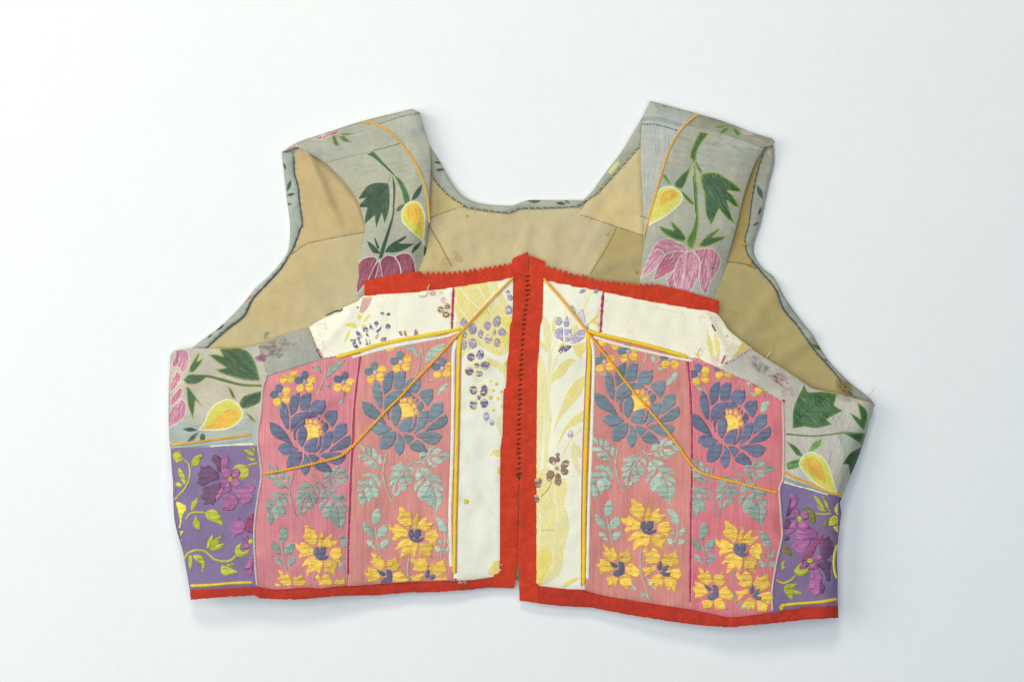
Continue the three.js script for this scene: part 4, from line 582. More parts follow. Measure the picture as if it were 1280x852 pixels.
function motif(R) {
  const hh = hf(H_RIB - 0.0005 + (R.key[1] === '2' ? 0.0002 : 0)), clip = pairs(R.clip);
  const M = (J, dy) => (...a) => pairs(a).map(([x, y]) => { const u = (x - J[0]) / 9.682, v = (y + dy - J[1]) / 9.682; return [R.j[0] + u * R.sx + v * R.sh, R.j[1] + v * R.sy]; });
  const a = M(J6, 0), q2 = M(J2, 0), q3 = M(J2, 678), q4 = M(J2, 1355.5), blue = F_[R.blue], leaf = F_[R.leaf];
  const Lo = group('lotus_flower');
  for (const p of [[160, -203, 125, -90, 140, 10, 205, 130, 240, 160, 250, 10, 220, -140], [385, -310, 383, -240, 355, -85, 272, -12, 248, -110, 262, -225, 320, -290], [535, -298, 530, -208, 497, -88, 395, -78, 378, -180, 400, -258, 460, -293], [705, -233, 712, -118, 660, -33, 530, -70, 515, -120, 560, -200, 630, -218, 672, -200], [860, -88, 865, 20, 800, 130, 760, 82, 682, -18, 740, -75], [985, 75, 985, 200, 940, 240, 805, 335, 820, 160, 880, 85], [1020, 220, 1045, 280, 1030, 340, 960, 395, 770, 432, 760, 415, 850, 330, 940, 260], [970, 470, 980, 490, 920, 570, 870, 595, 800, 580, 720, 520, 630, 480, 700, 445, 800, 435, 900, 440], [810, 680, 700, 685, 600, 650, 565, 605, 660, 530, 740, 580], [490, 460, 560, 460, 640, 505, 570, 595, 535, 560], [440, 440, 500, 510, 522, 580, 500, 680, 450, 730, 400, 660, 388, 600, 430, 540], [410, 425, 420, 480, 385, 580, 300, 650, 220, 640, 220, 550, 250, 470, 330, 430], [370, 400, 300, 440, 200, 475, 95, 400, 150, 325, 260, 330], [-5, 60, 110, 90, 230, 220, 300, 345, 190, 305, 30, 215], [500, -73, 465, 10, 380, 62, 310, 125, 275, 190, 262, 120, 275, 30, 330, -38, 420, -65], [455, 30, 455, 85, 370, 140, 335, 200, 330, 290, 300, 210, 310, 120, 370, 70], [430, 105, 475, 150, 475, 250, 420, 375, 370, 330, 355, 230, 375, 140], [610, 250, 605, 330, 570, 420, 500, 440, 435, 400, 460, 330, 540, 265], [650, 225, 668, 260, 640, 400, 570, 445, 550, 440, 610, 360, 630, 290], [800, 170, 810, 250, 760, 370, 630, 460, 650, 400, 680, 290, 700, 200], [710, 55, 750, 100, 740, 160, 700, 200, 670, 130], [500, -60, 560, -60, 620, -15, 560, 10, 475, 15], [610, -2, 650, 5, 640, 35, 612, 25], [650, 40, 687, 35, 680, 78, 652, 72]])
    petal(Lo, 'petal', a(...p), hh, blue, LIFT * 1.2, 78, clip, 0.05);
  petal(Lo, 'flower_centre', a(460, 100, 520, 85, 590, 110, 625, 170, 630, 240, 540, 260, 475, 285, 490, 200), hh, F_.goldLight, LIFT * 0.8, 75, clip);
  for (const e of [[478, 57, 20, 24], [523, 52, 24, 24], [592, 60, 30, 32], [635, 122, 27, 29], [660, 190, 21, 30]]) petal(Lo, 'knot', a(...el(...e)), hh, F_.goldLight, LIFT, 75, clip);
  const sprays = [
    [q2, [[45, 435, 110, 470, 125, 530, 80, 500], [145, 445, 185, 480, 185, 570, 150, 540], [215, 480, 265, 540, 260, 620, 215, 590, 205, 530], [35, 570, 120, 575, 180, 605, 100, 620, 50, 600], [110, 655, 170, 630, 240, 650, 180, 685, 130, 685], [290, 560, 325, 590, 305, 680, 280, 650], [175, 705, 230, 680, 290, 715, 230, 735, 185, 730]], [[80, 500, 200, 630, 320, 750], [390, 530, 350, 640, 335, 760, 345, 860, 365, 960, 400, 1050, 450, 1130], [350, 640, 385, 615]]],
    [q3, [[90, 130, 160, 110, 235, 125, 180, 155, 110, 155], [30, 190, 100, 200, 165, 190, 130, 245, 50, 255], [210, 165, 255, 130, 290, 180, 310, 260, 300, 285, 260, 220], [165, 220, 195, 180, 235, 230, 240, 270, 190, 260], [170, 265, 250, 290, 275, 320, 270, 380, 240, 400, 215, 350], [110, 310, 150, 265, 195, 330, 210, 380, 165, 460, 140, 400], [30, 280, 100, 270, 110, 290, 60, 340, 30, 330], [45, 360, 75, 340, 90, 420, 70, 490, 45, 430], [85, 400, 115, 370, 130, 450, 95, 510, 75, 480]], [[320, 135, 250, 120, 190, 170, 100, 300]]],
    [q3, [[420, 52, 510, 2, 620, 22, 540, 67, 440, 67], [520, -28, 550, -18, 600, 12, 560, 22], [410, 160, 450, 100, 545, 80, 520, 140, 430, 185], [410, 260, 440, 200, 510, 180, 480, 225, 430, 265], [445, 300, 505, 205, 480, 290, 490, 390, 455, 350], [520, 215, 550, 310, 500, 385, 497, 345, 532, 290], [535, 200, 575, 105, 610, 200, 575, 230], [545, 250, 620, 235, 630, 280, 580, 325, 555, 300], [600, 110, 625, 60, 660, 130, 695, 180, 660, 245, 620, 180], [640, 20, 680, 20, 715, 80, 705, 115, 660, 60]], [[700, -28, 620, 32, 520, 170, 470, 280]]],
    [q2, [[770, 590, 790, 530, 830, 495, 850, 570, 780, 615], [800, 645, 835, 620, 870, 680, 865, 700, 810, 670], [865, 560, 900, 480, 960, 470, 920, 520, 890, 580], [870, 600, 890, 610, 920, 670, 985, 690, 960, 710, 900, 700], [920, 560, 960, 500, 1020, 490, 1050, 520, 990, 555], [920, 600, 1000, 600, 1060, 640, 1000, 670, 940, 640], [1020, 560, 1070, 540, 1150, 570, 1140, 600, 1060, 620]], [[590, 545, 720, 655, 800, 640, 860, 600, 920, 585], [720, 655, 745, 720]]],
    [q3, [[780, 35, 860, 55, 940, 100, 860, 115, 820, 90], [850, 130, 950, 135, 1020, 160, 1050, 210, 960, 210, 880, 170], [920, 225, 1000, 240, 1060, 300, 1070, 350, 1010, 300, 940, 265], [755, 60, 790, 110, 830, 150, 740, 190, 725, 140], [710, 300, 725, 240, 830, 170, 800, 220, 720, 330], [750, 370, 780, 290, 870, 195, 900, 230, 870, 310, 810, 440, 760, 400], [835, 420, 860, 350, 915, 275, 955, 340, 970, 500, 960, 540, 880, 480], [955, 290, 1000, 320, 1050, 390, 1040, 450, 980, 590, 975, 500, 985, 400]], [[740, 10, 850, 145, 920, 245]]],
    [q4, [[280, -148, 305, -38, 290, 2, 235, 72, 205, 22, 210, -78, 240, -128], [95, 20, 160, 70, 215, 150, 210, 210, 140, 160, 95, 90], [330, 65, 395, 60, 385, 130, 350, 190, 275, 205, 280, 120], [140, 245, 180, 245, 230, 300, 250, 345, 200, 325, 150, 290], [300, 330, 310, 270, 360, 235, 410, 240, 395, 290, 340, 340]], [[238, 60, 255, 200, 290, 340, 300, 400]]],
    [q4, [[965, -40, 1040, -18, 1110, 102, 1090, 152, 1020, 122, 995, 42], [1000, 245, 1040, 235, 1052, 275, 1010, 272], [1110, 275, 1120, 220, 1165, 180, 1172, 240, 1130, 280], [960, 320, 1010, 315, 1035, 370, 1000, 388, 970, 355], [1090, 385, 1110, 330, 1160, 315, 1172, 370, 1120, 390]], [[1090, 130, 1080, 280, 1040, 400, 1035, 470]]],
    [q4, [[720, 800, 760, 820, 795, 880, 800, 930, 745, 880], [630, 960, 700, 985, 770, 1040, 700, 1040, 650, 1000], [500, 830, 540, 850, 590, 930, 560, 940]], [[655, 430, 630, 560, 632, 640, 655, 773, 716, 977, 737, 1080]]],
  ];
  for (const [f, ls, ss] of sprays) { const g = group('leaf_spray'); for (const p of ls) petal(g, 'leaflet', f(...p), hh, leaf, LIFT, 80, clip, -0.5); for (const s of ss) stem(g, f(...s), 0.85, hh, leaf, clip); if (!g.children.length) vest.remove(g); }
  const yellow = [
    [[[525, -158, 570, -158, 620, -98, 650, -108, 685, -48, 680, 62, 640, 102, 520, 12, 500, -28, 530, -58], [695, 92, 700, 22, 745, -78, 725, -103, 780, -58, 760, 22, 740, 112], [745, 100, 770, 20, 870, -58, 880, -38, 850, 32, 965, 30, 900, 92, 850, 130, 800, 110], [405, 45, 480, 100, 470, 60, 500, 45, 590, 100, 640, 130, 630, 210, 560, 210, 460, 252, 448, 215, 480, 170, 412, 115], [850, 160, 920, 115, 985, 108, 990, 150, 1018, 200, 978, 240, 985, 315, 900, 265, 845, 220], [478, 352, 540, 260, 600, 225, 700, 245, 760, 290, 740, 380, 715, 442, 670, 390, 610, 420, 555, 468, 555, 380, 590, 320, 530, 340], [775, 290, 850, 265, 930, 290, 942, 352, 910, 380, 930, 462, 870, 440, 800, 410, 780, 440]], [[640, 180, 650, 110, 690, 110, 705, 190, 670, 215], [700, 190, 730, 110, 785, 105, 785, 180, 740, 225], [650, 200, 720, 222, 830, 210, 800, 250, 720, 268, 670, 245]]],
    [[[185, 390, 240, 410, 270, 470, 300, 420, 340, 480, 372, 560, 300, 605, 210, 540, 178, 490, 220, 480], [380, 560, 395, 472, 430, 480, 505, 438, 510, 500, 545, 545, 500, 600, 430, 620], [135, 558, 200, 570, 280, 622, 312, 700, 240, 735, 145, 748, 150, 700, 102, 632, 160, 620], [460, 660, 545, 608, 580, 650, 645, 725, 600, 782, 520, 770, 455, 720], [226, 800, 310, 770, 375, 800, 340, 905, 300, 870, 236, 910, 250, 850], [389, 855, 389, 773, 471, 752, 520, 800, 540, 900, 500, 880, 480, 930, 440, 900]], [[370, 600, 420, 600, 442, 680, 430, 740, 385, 720], [305, 765, 310, 722, 360, 695, 430, 745, 370, 775], [258, 600, 300, 610, 362, 645, 340, 672, 290, 650]]],
    [[[658, 478, 690, 440, 740, 490, 790, 428, 850, 470, 882, 540, 860, 612, 760, 622, 690, 590, 720, 560], [890, 590, 940, 488, 972, 520, 1078, 462, 1085, 530, 1112, 612, 1060, 650, 960, 692, 918, 640], [652, 675, 720, 670, 825, 638, 832, 690, 760, 740, 668, 808, 700, 740], [1000, 700, 1100, 680, 1148, 752, 1090, 822, 1000, 782, 940, 722], [735, 880, 780, 790, 850, 745, 925, 790, 905, 910, 865, 860, 820, 950, 800, 870], [930, 850, 940, 780, 1000, 790, 1075, 835, 1055, 970, 1010, 920, 975, 950]], [[842, 670, 868, 598, 892, 600, 890, 680, 862, 705], [890, 690, 930, 650, 988, 638, 960, 695, 915, 725], [868, 718, 950, 732, 1002, 728, 990, 768, 930, 770]]],
  ];
  for (const [ps, cs] of yellow) { const g = group('yellow_flower'); for (const p of ps) petal(g, 'petal', q4(...p), hh, F_.gold, LIFT * 1.5, 60, clip, -0.2); for (const p of cs) petal(g, 'flower_centre', q4(...p), hf(H_RIB - 0.0001), R.blue === 'teal' ? F_.slate : F_.violet, LIFT, 75, clip); if (!g.children.length) vest.remove(g); }
  for (const [cx, cy, rot, pat] of R.fl) {
    const g = group('small_flower'), an = pat.length === 3 ? [-2.9, -1.5, -0.4] : [-1.68, -3.05, -0.38, 0.74, 2.08];
    an.forEach((t, i) => { if (pat[i] === '.') return; const u = t + rot, d = i < 2 ? 8 : 9.6; petal(g, 'petal', elp(cx + Math.cos(u) * d * R.sx, cy + Math.sin(u) * d, 5.4, 4.7, u, 10), hh, pat[i] === 'b' ? blue : F_.gold, LIFT * 1.1, 80, clip, -0.3); });
    if (pat.length > 3) { petal(g, 'flower_centre', elp(cx, cy, 2.3, 2.1, 0, 8), hh, leaf, LIFT * 1.2, 80, clip); stem(g, [[cx + 1, cy + 11], [cx + 1.5, cy + 18]], 0.7, hh, leaf, clip); }
    if (!g.children.length) vest.remove(g);
  }
  // little leaves and buds between the flowers and the lotus
  const g = group('leaf_spray');
  const top = R.key === 'L2' ? [T(420, 420, 4.735), [[520, 172, 535, 110, 580, 60, 655, 42, 625, 90, 570, 135], [398, 62, 450, 50, 482, 100, 486, 132, 450, 92], [548, 258, 570, 251, 586, 262, 565, 267], [598, 352, 620, 300, 667, 275, 640, 322], [214, 290, 238, 283, 256, 300, 235, 306]], [[512, 40, 496, 110, 490, 180, 465, 245], [524, 172, 505, 60], [255, 300, 268, 330], [540, 200, 532, 240]]]
    : R.key === 'L1' ? [T(200, 420, 4.735), [[985, 250, 1000, 190, 1060, 140, 1092, 145, 1040, 205], [872, 172, 930, 166, 957, 220, 915, 195], [985, 290, 1000, 268, 1007, 300, 993, 312], [1058, 402, 1075, 370, 1097, 353, 1080, 392], [688, 415, 720, 408, 738, 430, 710, 432]], [[985, 140, 975, 230, 930, 350], [740, 430, 745, 460], [800, 325, 800, 360]]]
    : R.key === 'R1' ? [T(735, 430, 9.682), [[955, 520, 970, 430, 1060, 340, 1088, 340, 1070, 420, 1000, 480], [140, 345, 190, 345, 245, 375, 200, 398], [838, 285, 880, 280, 925, 305, 870, 316], [768, 160, 795, 135, 822, 170, 808, 232, 780, 200]], [[655, 285, 700, 190, 715, 90], [812, 335, 825, 240, 885, 170], [390, 275, 392, 220], [498, 270, 495, 205], [240, 345, 285, 410]]]
    : [T(860, 440, 9.682), [[878, 730, 905, 610, 990, 592, 975, 660, 920, 725], [90, 405, 150, 420, 190, 455, 140, 465], [755, 490, 800, 490, 838, 530, 800, 535], [708, 345, 740, 330, 758, 380, 730, 405]], [[590, 440, 625, 370, 650, 300], [735, 520, 738, 400], [342, 360, 345, 300], [450, 380, 448, 310], [190, 410, 230, 500]]];
  for (const p of top[1]) petal(g, 'leaflet', top[0](...p), hh, R.key === 'R2' ? F_.sage : leaf, LIFT, 80, clip);
  for (const s of top[2]) stem(g, top[0](...s), 0.7, hh, F_.sage, clip);
  if (!g.children.length) vest.remove(g);
}
for (const R of RIB) { part('rose_ribbon', ribGeo(R), phy({ map: ribbonTex(out(R.p), R.base), roughness: 0.55, bumpMap: ribbonB, bumpScale: 0.00008, sheen: 0.2, sheenColor: new THREE.Color(0xffd8d0), sheenRoughness: 0.4 })); motif(R); }

// ---------------------------------------------------------------- cream brocade with yellow woven fronds
const H_CR = 0.0015;
const creamGrain = (x, y, i, j) => { const f = 0.965 + 0.05 * fbm(x / 30, y / 30) + 0.03 * (vn(x * 0.9, y * 0.9) - 0.5) + 0.03 * (hash(i, j) - 0.5) + 0.02 * Math.sin(y * 3.6) * (0.5 + vn(x / 3, y / 3)); return f; };
function cream(a, base, label, draw, grainX) {
  const p = out(a), b = boxOf(p), x0 = b[0] - 4, y0 = b[1] - 4, x1 = b[2] + 4, y1 = b[3] + 4, k = 3.6, todo = [];
  const bump = document.createElement('canvas'); bump.width = Math.round((x1 - x0) * k); bump.height = Math.round((y1 - y0) * k);
  const bc = bump.getContext('2d'); bc.fillStyle = '#303030'; bc.fillRect(0, 0, bump.width, bump.height); bc.scale(k, k); bc.translate(-x0, -y0); bc.lineCap = 'round';
  const tex = panel(x0, y0, x1, y1, k, (c) => { c.fillStyle = css(base); c.fillRect(x0, y0, x1 - x0, y1 - y0); draw(c, [[c, false], [bc, true]]); }, creamGrain);
  { const im = bc.getImageData(0, 0, bump.width, bump.height), d = im.data; for (let i = 0; i < d.length; i += 4) { const n = (rnd() - 0.5) * 18; d[i] = d[i + 1] = d[i + 2] = clamp(d[i] * 0.8 + n + 20, 0, 255); } bc.putImageData(im, 0, 0); }
  part('brocade_panel', clothGeom(p, hf(H_CR - 0.0006), { g: 4, t: 0.0008, r: 3, y0: 0.01 }), phy({ map: tex, roughness: 0.62, bumpMap: placed(bump, x0, y0, x1, y1, false), bumpScale: 0.00022, sheen: 0.2, sheenColor: new THREE.Color(0xfff8e0), sheenRoughness: 0.4 }), { label });
}
const YW = 0xeccd2a, YP = 0xeadb78;
const Ca = T(555, 345, 9.682), Cb = T(555, 425, 9.682), Ci = T(395, 360, 9.682), Cj = T(655, 345, 9.682), Ck = T(655, 425, 9.682), Cl = T(655, 510, 9.682), Cm = T(655, 595, 9.682), C3 = T(420, 420, 4.735), C3b = T(420, 580, 4.735), Cn = T(855, 370, 9.682), C6 = T(640, 610, 4.735);
const speck = (c, x0, y0, x1, y1, n, cols, a, r = 0.5) => { for (let i = 0; i < n; i++) { c.fillStyle = css(cols[i % cols.length], a * rr(0.4, 1)); c.beginPath(); c.arc(rr(x0, x1), rr(y0, y1), r * rr(0.5, 1.5), 0, 7); c.fill(); } };
cream([454, 369.6, 520, 364.4, 568.5, 358.6, 566, 385, 565.5, 416, 500, 432, 405, 452, 401, 446, 386, 408.6, 390, 405.6, 407, 396, 428, 384.5, 447, 376], 0xedead4, 'cream brocade at the left shoulder with small violet flowers', (c, cs) => {
  shape(c, Ci(560, 110, 680, 110, 640, 210, 570, 300, 520, 290, 540, 190), 0xd9a49c, 0.75); hatch(cs, Ci(560, 110, 680, 110, 640, 210, 570, 300, 520, 290, 540, 190), -0.9, 0.8, 1.6, 0xcf8f8a, 0.8, 0.5);
  for (const q of [Ci(600, 130, 640, 90, 668, 100, 640, 140), Ci(490, 340, 520, 310, 555, 340, 530, 385, 500, 380), Ci(350, 450, 400, 415, 470, 430, 500, 480, 420, 470), Ci(340, 650, 360, 570, 400, 510, 420, 500, 400, 560, 360, 640), Ci(560, 410, 600, 350, 650, 310, 660, 330, 600, 400), Ci(545, 480, 560, 430, 580, 440, 560, 500)]) hatch(cs, q, 0.3, 0.9, 1.8, 0xe7cf35, 1, 0.8);
  line(c, Ci(560, 500, 520, 420, 600, 200), 0.6, YW, 0.6); line(c, Ci(720, 640, 800, 500, 860, 340), 0.6, YW, 0.7); line(c, Ci(800, 500, 870, 465), 0.5, YW, 0.7);
  speck(c, 386, 405, 412, 446, 90, [0xd9a0b4, 0xe3b8c4], 0.5); speck(c, 388, 402, 408, 446, 120, [0xb9aeb0, 0xcfa8b4], 0.35, 1); speck(c, 402, 425, 425, 448, 40, [0xd9a0b4], 0.4); speck(c, 400, 370, 566, 430, 60, [0xcbbf98], 0.4, 0.4);
  hatch(cs, elp(541, 366.5, 4, 3.5, 0, 10), 0.3, 0.9, 1.6, 0xc99a92, 1); hatch(cs, elp(551, 365.5, 2.4, 2, 0, 8), 0.3, 1.06, 1.6, YW, 1); hatch(cs, elp(554, 375, 4, 4.5, 0, 10), 0.3, 0.9, 1.6, 0xe2b7ae, 1);
  for (const e of [[551, 387, 5, 4.6], [559, 383, 4.2, 4.4], [558, 393, 5.2, 4.6]]) { trace(c, elp(...e)); c.lineWidth = 1.1; c.strokeStyle = css(YW, 0.9); c.stroke(); }
  for (const [q] of [[Ci(1000, 510, 1040, 510, 1060, 570, 1030, 560)], [Ci(1070, 510, 1090, 500, 1110, 575, 1080, 560)], [Ci(1190, 560, 1205, 480, 1240, 520, 1240, 560)]]) { shape(c, q, 0xe6d04a, 0.9); shape(c, q.map(([x, y]) => [x - 1, y + 1.4]), 0x84749a, 0.9); }
  for (let i = 0; i < 7; i++) line(c, [[470 + i * 7.2, 371.2 - i * 0.6], [472 + i * 7.2, 371.9 - i * 0.6]], 0.6, 0xb0a878, 0.8);
  line(c, [[495, 367], [495.5, 420]], 0.6, 0xd9d3b0, 0.7);
});
cream([643.5, 345.3, 642.5, 383, 637.5, 429.8, 634.5, 476, 631, 494, 629, 536, 627, 589, 626.4, 643, 626.2, 700, 624.5, 716.5, 617.5, 720.6, 600, 723.5, 584.7, 725, 566, 725.5, 564, 600, 567, 430, 563, 416, 565.5, 385, 567.5, 358.6, 604.5, 352.7], 0xeae9d6, 'cream brocade band at the left front edge with violet and yellow weave', (c, cs) => {
  hatch(cs, Ca(120, 130, 400, 80, 520, 60, 560, 230, 440, 380, 330, 500, 270, 560, 190, 520, 110, 400), -1.15, 1.47, 2.6, YW, 1, 0.9);
  hatch(cs, Ca(150, 500, 280, 470, 240, 600, 130, 620), -1.1, 1.42, 2.2, YW, 0.7, 0.8);
  hatch(cs, Ca(540, 50, 620, 40, 640, 160, 560, 240), 0.2, 1.30, 1.2, YP, 0.8, 0.6); hatch(cs, Ca(590, 40, 630, 40, 660, 150, 630, 190), 1.2, 1.06, 2, YW, 0.8, 0.7);
  hatch(cs, Ca(640, 200, 700, 190, 780, 340, 800, 420, 730, 400, 650, 260), 1.1, 1.18, 2, YW, 0.8, 0.7);
  hatch(cs, [...Ca(430, 420, 560, 350, 700, 370, 770, 490, 850, 480, 830, 640), ...Cb(810, 0, 800, 120, 740, 190, 640, 180, 520, 130, 430, 60, 300, 130, 215, 200), ...Ca(230, 700, 330, 540)], -1.2, 1.36, 2.4, YW, 0.85, 0.85);
  hatch(cs, Ca(600, 280, 740, 300, 760, 430, 640, 400, 560, 340), 0.4, 1.30, 1, YP, 0.8, 0.6);
  hatch(cs, [...Ca(700, 500, 820, 480, 830, 620), ...Cb(790, 60, 690, 20)], -1.3, 1.5, 5, 0xddc832, 0.9, 0.9);
  hatch(cs, Cb(490, 200, 600, 230, 700, 300, 780, 200, 790, 400, 760, 500, 720, 420, 640, 340, 560, 290), -1.25, 1.53, 3, YW, 0.95, 0.85);
  shape(c, Cb(480, 150, 620, 200, 740, 260, 790, 200, 780, 120, 700, 190, 600, 180), 0xe9e8d2, 0.7);
  for (const q of [Ca(190, 130, 260, 240, 420, 390), Ca(390, 90, 450, 190, 520, 310), Ca(130, 260, 190, 390, 280, 520), Ca(520, 350, 580, 460, 640, 500)]) line(c, q, 1.3, 0xecebd6, 0.95);
  for (const q of [[...Ca(690, 580, 800, 690, 810, 720)], [...Ca(390, 700, 480, 830), ...Cb(500, 130)]]) line(c, q, 1.2, 0xecebd6, 0.9);
  for (const e of [[605, 680, 26, 44], [640, 800, 46, 60]]) { trace(c, Ca(...el(...e))); c.lineWidth = 1.1; c.strokeStyle = css(YW, 0.9); c.stroke(); }
  for (const e of [[395, 305, 36, 40], [420, 430, 50, 66], [325, 205, 52, 56], [305, 375, 58, 58], [495, 305, 64, 54], [355, 605, 54, 62], [480, 610, 54, 76], [420, 695, 38, 40], [355, 780, 54, 66]]) { trace(c, Cb(...el(...e))); c.lineWidth = 0.8; c.strokeStyle = css(YW, 0.85); c.setLineDash([1.2, 0.7]); c.stroke(); c.setLineDash([]); }
  hatch(cs, C3(960, 470, 972, 480, 982, 640, 960, 560, 945, 520), -1.2, 1.18, 2, YP, 0.9); hatch(cs, C3(905, 722, 930, 680, 985, 668, 992, 700, 960, 718, 930, 700), 0.2, 1.18, 2, YW, 1); hatch(cs, C3b(950, 20, 975, 15, 970, 60, 955, 60), 0.2, 1.18, 2, YW, 1);
  line(c, C3b(725, 190, 762, 216), 0.7, YW, 0.9); hatch(cs, C3b(895, 650, 935, 575, 975, 570, 985, 610, 968, 655, 930, 660), 1.2, 1.18, 2.4, YW, 1);
  speck(c, 570, 500, 626, 720, 50, [0xcbc49c, 0xa8a078], 0.5, 0.4);
});
cream([678.4, 348.5, 710, 354.8, 755.4, 364.4, 752, 390, 752, 417, 741, 423, 737.5, 483, 735, 568, 733, 620, 731.5, 737, 726.6, 736.8, 703.4, 735.7, 685, 733.4, 668.5, 731, 668.3, 680, 668.5, 620.6, 668.7, 568, 670.6, 483, 672.7, 420, 675.5, 404], 0xebe9d2, 'cream brocade band at the right front edge with yellow fronds and brown flowers', (c, cs) => {
  hatch(cs, Cj(205, 450, 250, 490, 310, 590, 330, 700, 325, 850, 290, 850, 250, 740, 220, 560), -0.7, 1.42, 2.2, YP, 1, 0.8);
  hatch(cs, [...Ck(160, 160, 220, 200, 255, 320, 290, 560, 310, 850, 170, 850)], 0.2, 1.30, 1.6, YP, 1, 0.8); hatch(cs, Ck(170, 0, 250, 40, 280, 120, 260, 140, 180, 60), -0.7, 1.42, 2, YW, 0.8);
  hatch(cs, [...Ck(250, 0, 310, 0, 330, 200, 315, 420, 300, 600, 285, 420, 290, 200)], 1.4, 1.30, 2.2, YP, 1, 0.7);
  hatch(cs, Ck(335, 530, 350, 420, 430, 300, 500, 240, 570, 222, 640, 250, 580, 270, 530, 350, 470, 430, 380, 480), -1.0, 1.36, 2.4, YW, 0.95, 0.8);
  hatch(cs, [...Ck(440, 852, 470, 750, 540, 600, 620, 500, 740, 425, 735, 540, 690, 640, 600, 760, 520, 852), ...Cl(480, 60, 400, 200, 360, 300, 380, 180, 430, 40)], 0.95, 1.53, 2.6, YW, 0.95, 0.85);
  hatch(cs, Ck(585, 70, 640, 40, 750, 20, 740, 130, 710, 160, 690, 230, 640, 190, 600, 120), 0.4, 1.30, 1.6, YW, 0.95, 0.8); hatch(cs, Ck(410, 120, 440, 40, 500, 20, 480, 50, 440, 80, 415, 140), -1, 1.18, 1.6, YW, 1);
  hatch(cs, Cl(405, 480, 420, 400, 500, 220, 600, 110, 720, 20, 715, 150, 620, 200, 520, 260, 440, 400), 0.6, 1.42, 2, YW, 0.95, 0.85);
  line(c, [...Cl(715, 240, 600, 340, 520, 460, 460, 600)], 1, YW, 0.9); line(c, Ck(415, 170, 340, 400, 310, 620), 0.9, YW, 0.9); line(c, [...Ck(395, 10, 340, 130, 330, 200)], 0.8, YW, 0.8);
  for (const q of [Cl(160, 0, 240, 0, 230, 300, 210, 560, 180, 780, 140, 780, 140, 400), Cl(250, 0, 330, 0, 330, 200, 300, 420, 290, 640, 240, 760, 240, 400)]) hatch(cs, q, 1.35, 1.36, 2.4, YP, 1, 0.8);
  hatch(cs, Cl(570, 560, 590, 400, 640, 440, 710, 520, 700, 600, 640, 590, 660, 700, 680, 800, 620, 740, 590, 660), 0.7, 1.42, 1.8, YP, 1, 0.8);
  hatch(cs, [...Cl(140, 780, 300, 700, 380, 852), ...Cm(510, 20, 520, 160, 490, 330, 530, 480, 545, 620, 510, 780, 480, 900), ...C6(285, 500, 180, 575, 140, 578, 140, 440), ...Cm(130, 700, 130, 330)], 1.2, 1.53, 2.4, YW, 0.75, 0.85);
  hatch(cs, C6(140, 380, 200, 350, 235, 400, 205, 520, 170, 578, 140, 570), 1.4, 1.30, 2, YW, 0.7, 0.8);
  for (const q of [[...Cm(150, 240, 200, 500, 190, 700, 180, 850)], [...Cm(380, 120, 375, 260, 410, 480, 390, 620, 360, 760, 350, 850), ...C6(240, 340, 245, 440, 200, 520, 180, 560)], [...Ck(165, 90, 240, 180, 275, 350, 300, 620, 320, 852), ...Cl(240, 300, 225, 500)]]) line(c, q, 1.6, 0xe9e8d0, 1);
  line(c, Cm(220, 652, 375, 655), 1.2, 0xc9a92a, 0.6); line(c, Cm(130, 650, 200, 652), 1, 0xc9a92a, 0.5); line(c, [...Cm(340, 70, 280, 180, 205, 250)], 0.9, 0x8a7448, 0.9);
  hatch(cs, C6(290, 590, 320, 555, 370, 530, 410, 525, 380, 548, 330, 580), 0.8, 1.30, 1.6, YW, 0.9);
  for (const q of [Cj(780, 140, 790, 200), Cj(850, 190, 780, 260, 740, 370, 720, 420), Cj(735, 230, 740, 270), Cj(780, 575, 850, 510, 900, 440, 910, 380), Cj(840, 550, 900, 570, 910, 690), Cj(510, 400, 500, 480)]) line(c, q, 0.9, YW, 0.9);
  hatch(cs, Cj(780, 570, 830, 510, 910, 470, 860, 540, 910, 600, 915, 640, 850, 570), 0.4, 1.06, 1.6, YW, 1, 0.8); hatch(cs, Cj(580, 620, 640, 580, 665, 640, 610, 700, 550, 790, 540, 780, 590, 690), -0.9, 1.18, 2, YW, 1, 0.8);
  hatch(cs, Cj(345, 540, 370, 480, 400, 490, 365, 560, 390, 600, 355, 680, 420, 770, 380, 740, 345, 660), -1, 1.18, 1.6, YW, 1, 0.7); hatch(cs, Cj(170, 780, 230, 800, 240, 852, 165, 852), -0.8, 1.30, 2, YP, 1); hatch(cs, Cj(430, 852, 440, 820, 500, 800, 490, 840), 0, 1.18, 1.8, YW, 1);
  shape(c, Cj(640, 470, 710, 400, 745, 520, 730, 600, 690, 570), 0xd9d3d4, 0.8); line(c, Cj(640, 470, 710, 402, 745, 560), 0.8, 0x9a8db0, 0.9);
  trace(c, Cl(...el(395, 730, 38, 42))); c.lineWidth = 1.1; c.strokeStyle = css(YW, 1); c.stroke();
  speck(c, 672, 355, 735, 735, 60, [0xcbc49c, 0xa8a078], 0.5, 0.4);
});
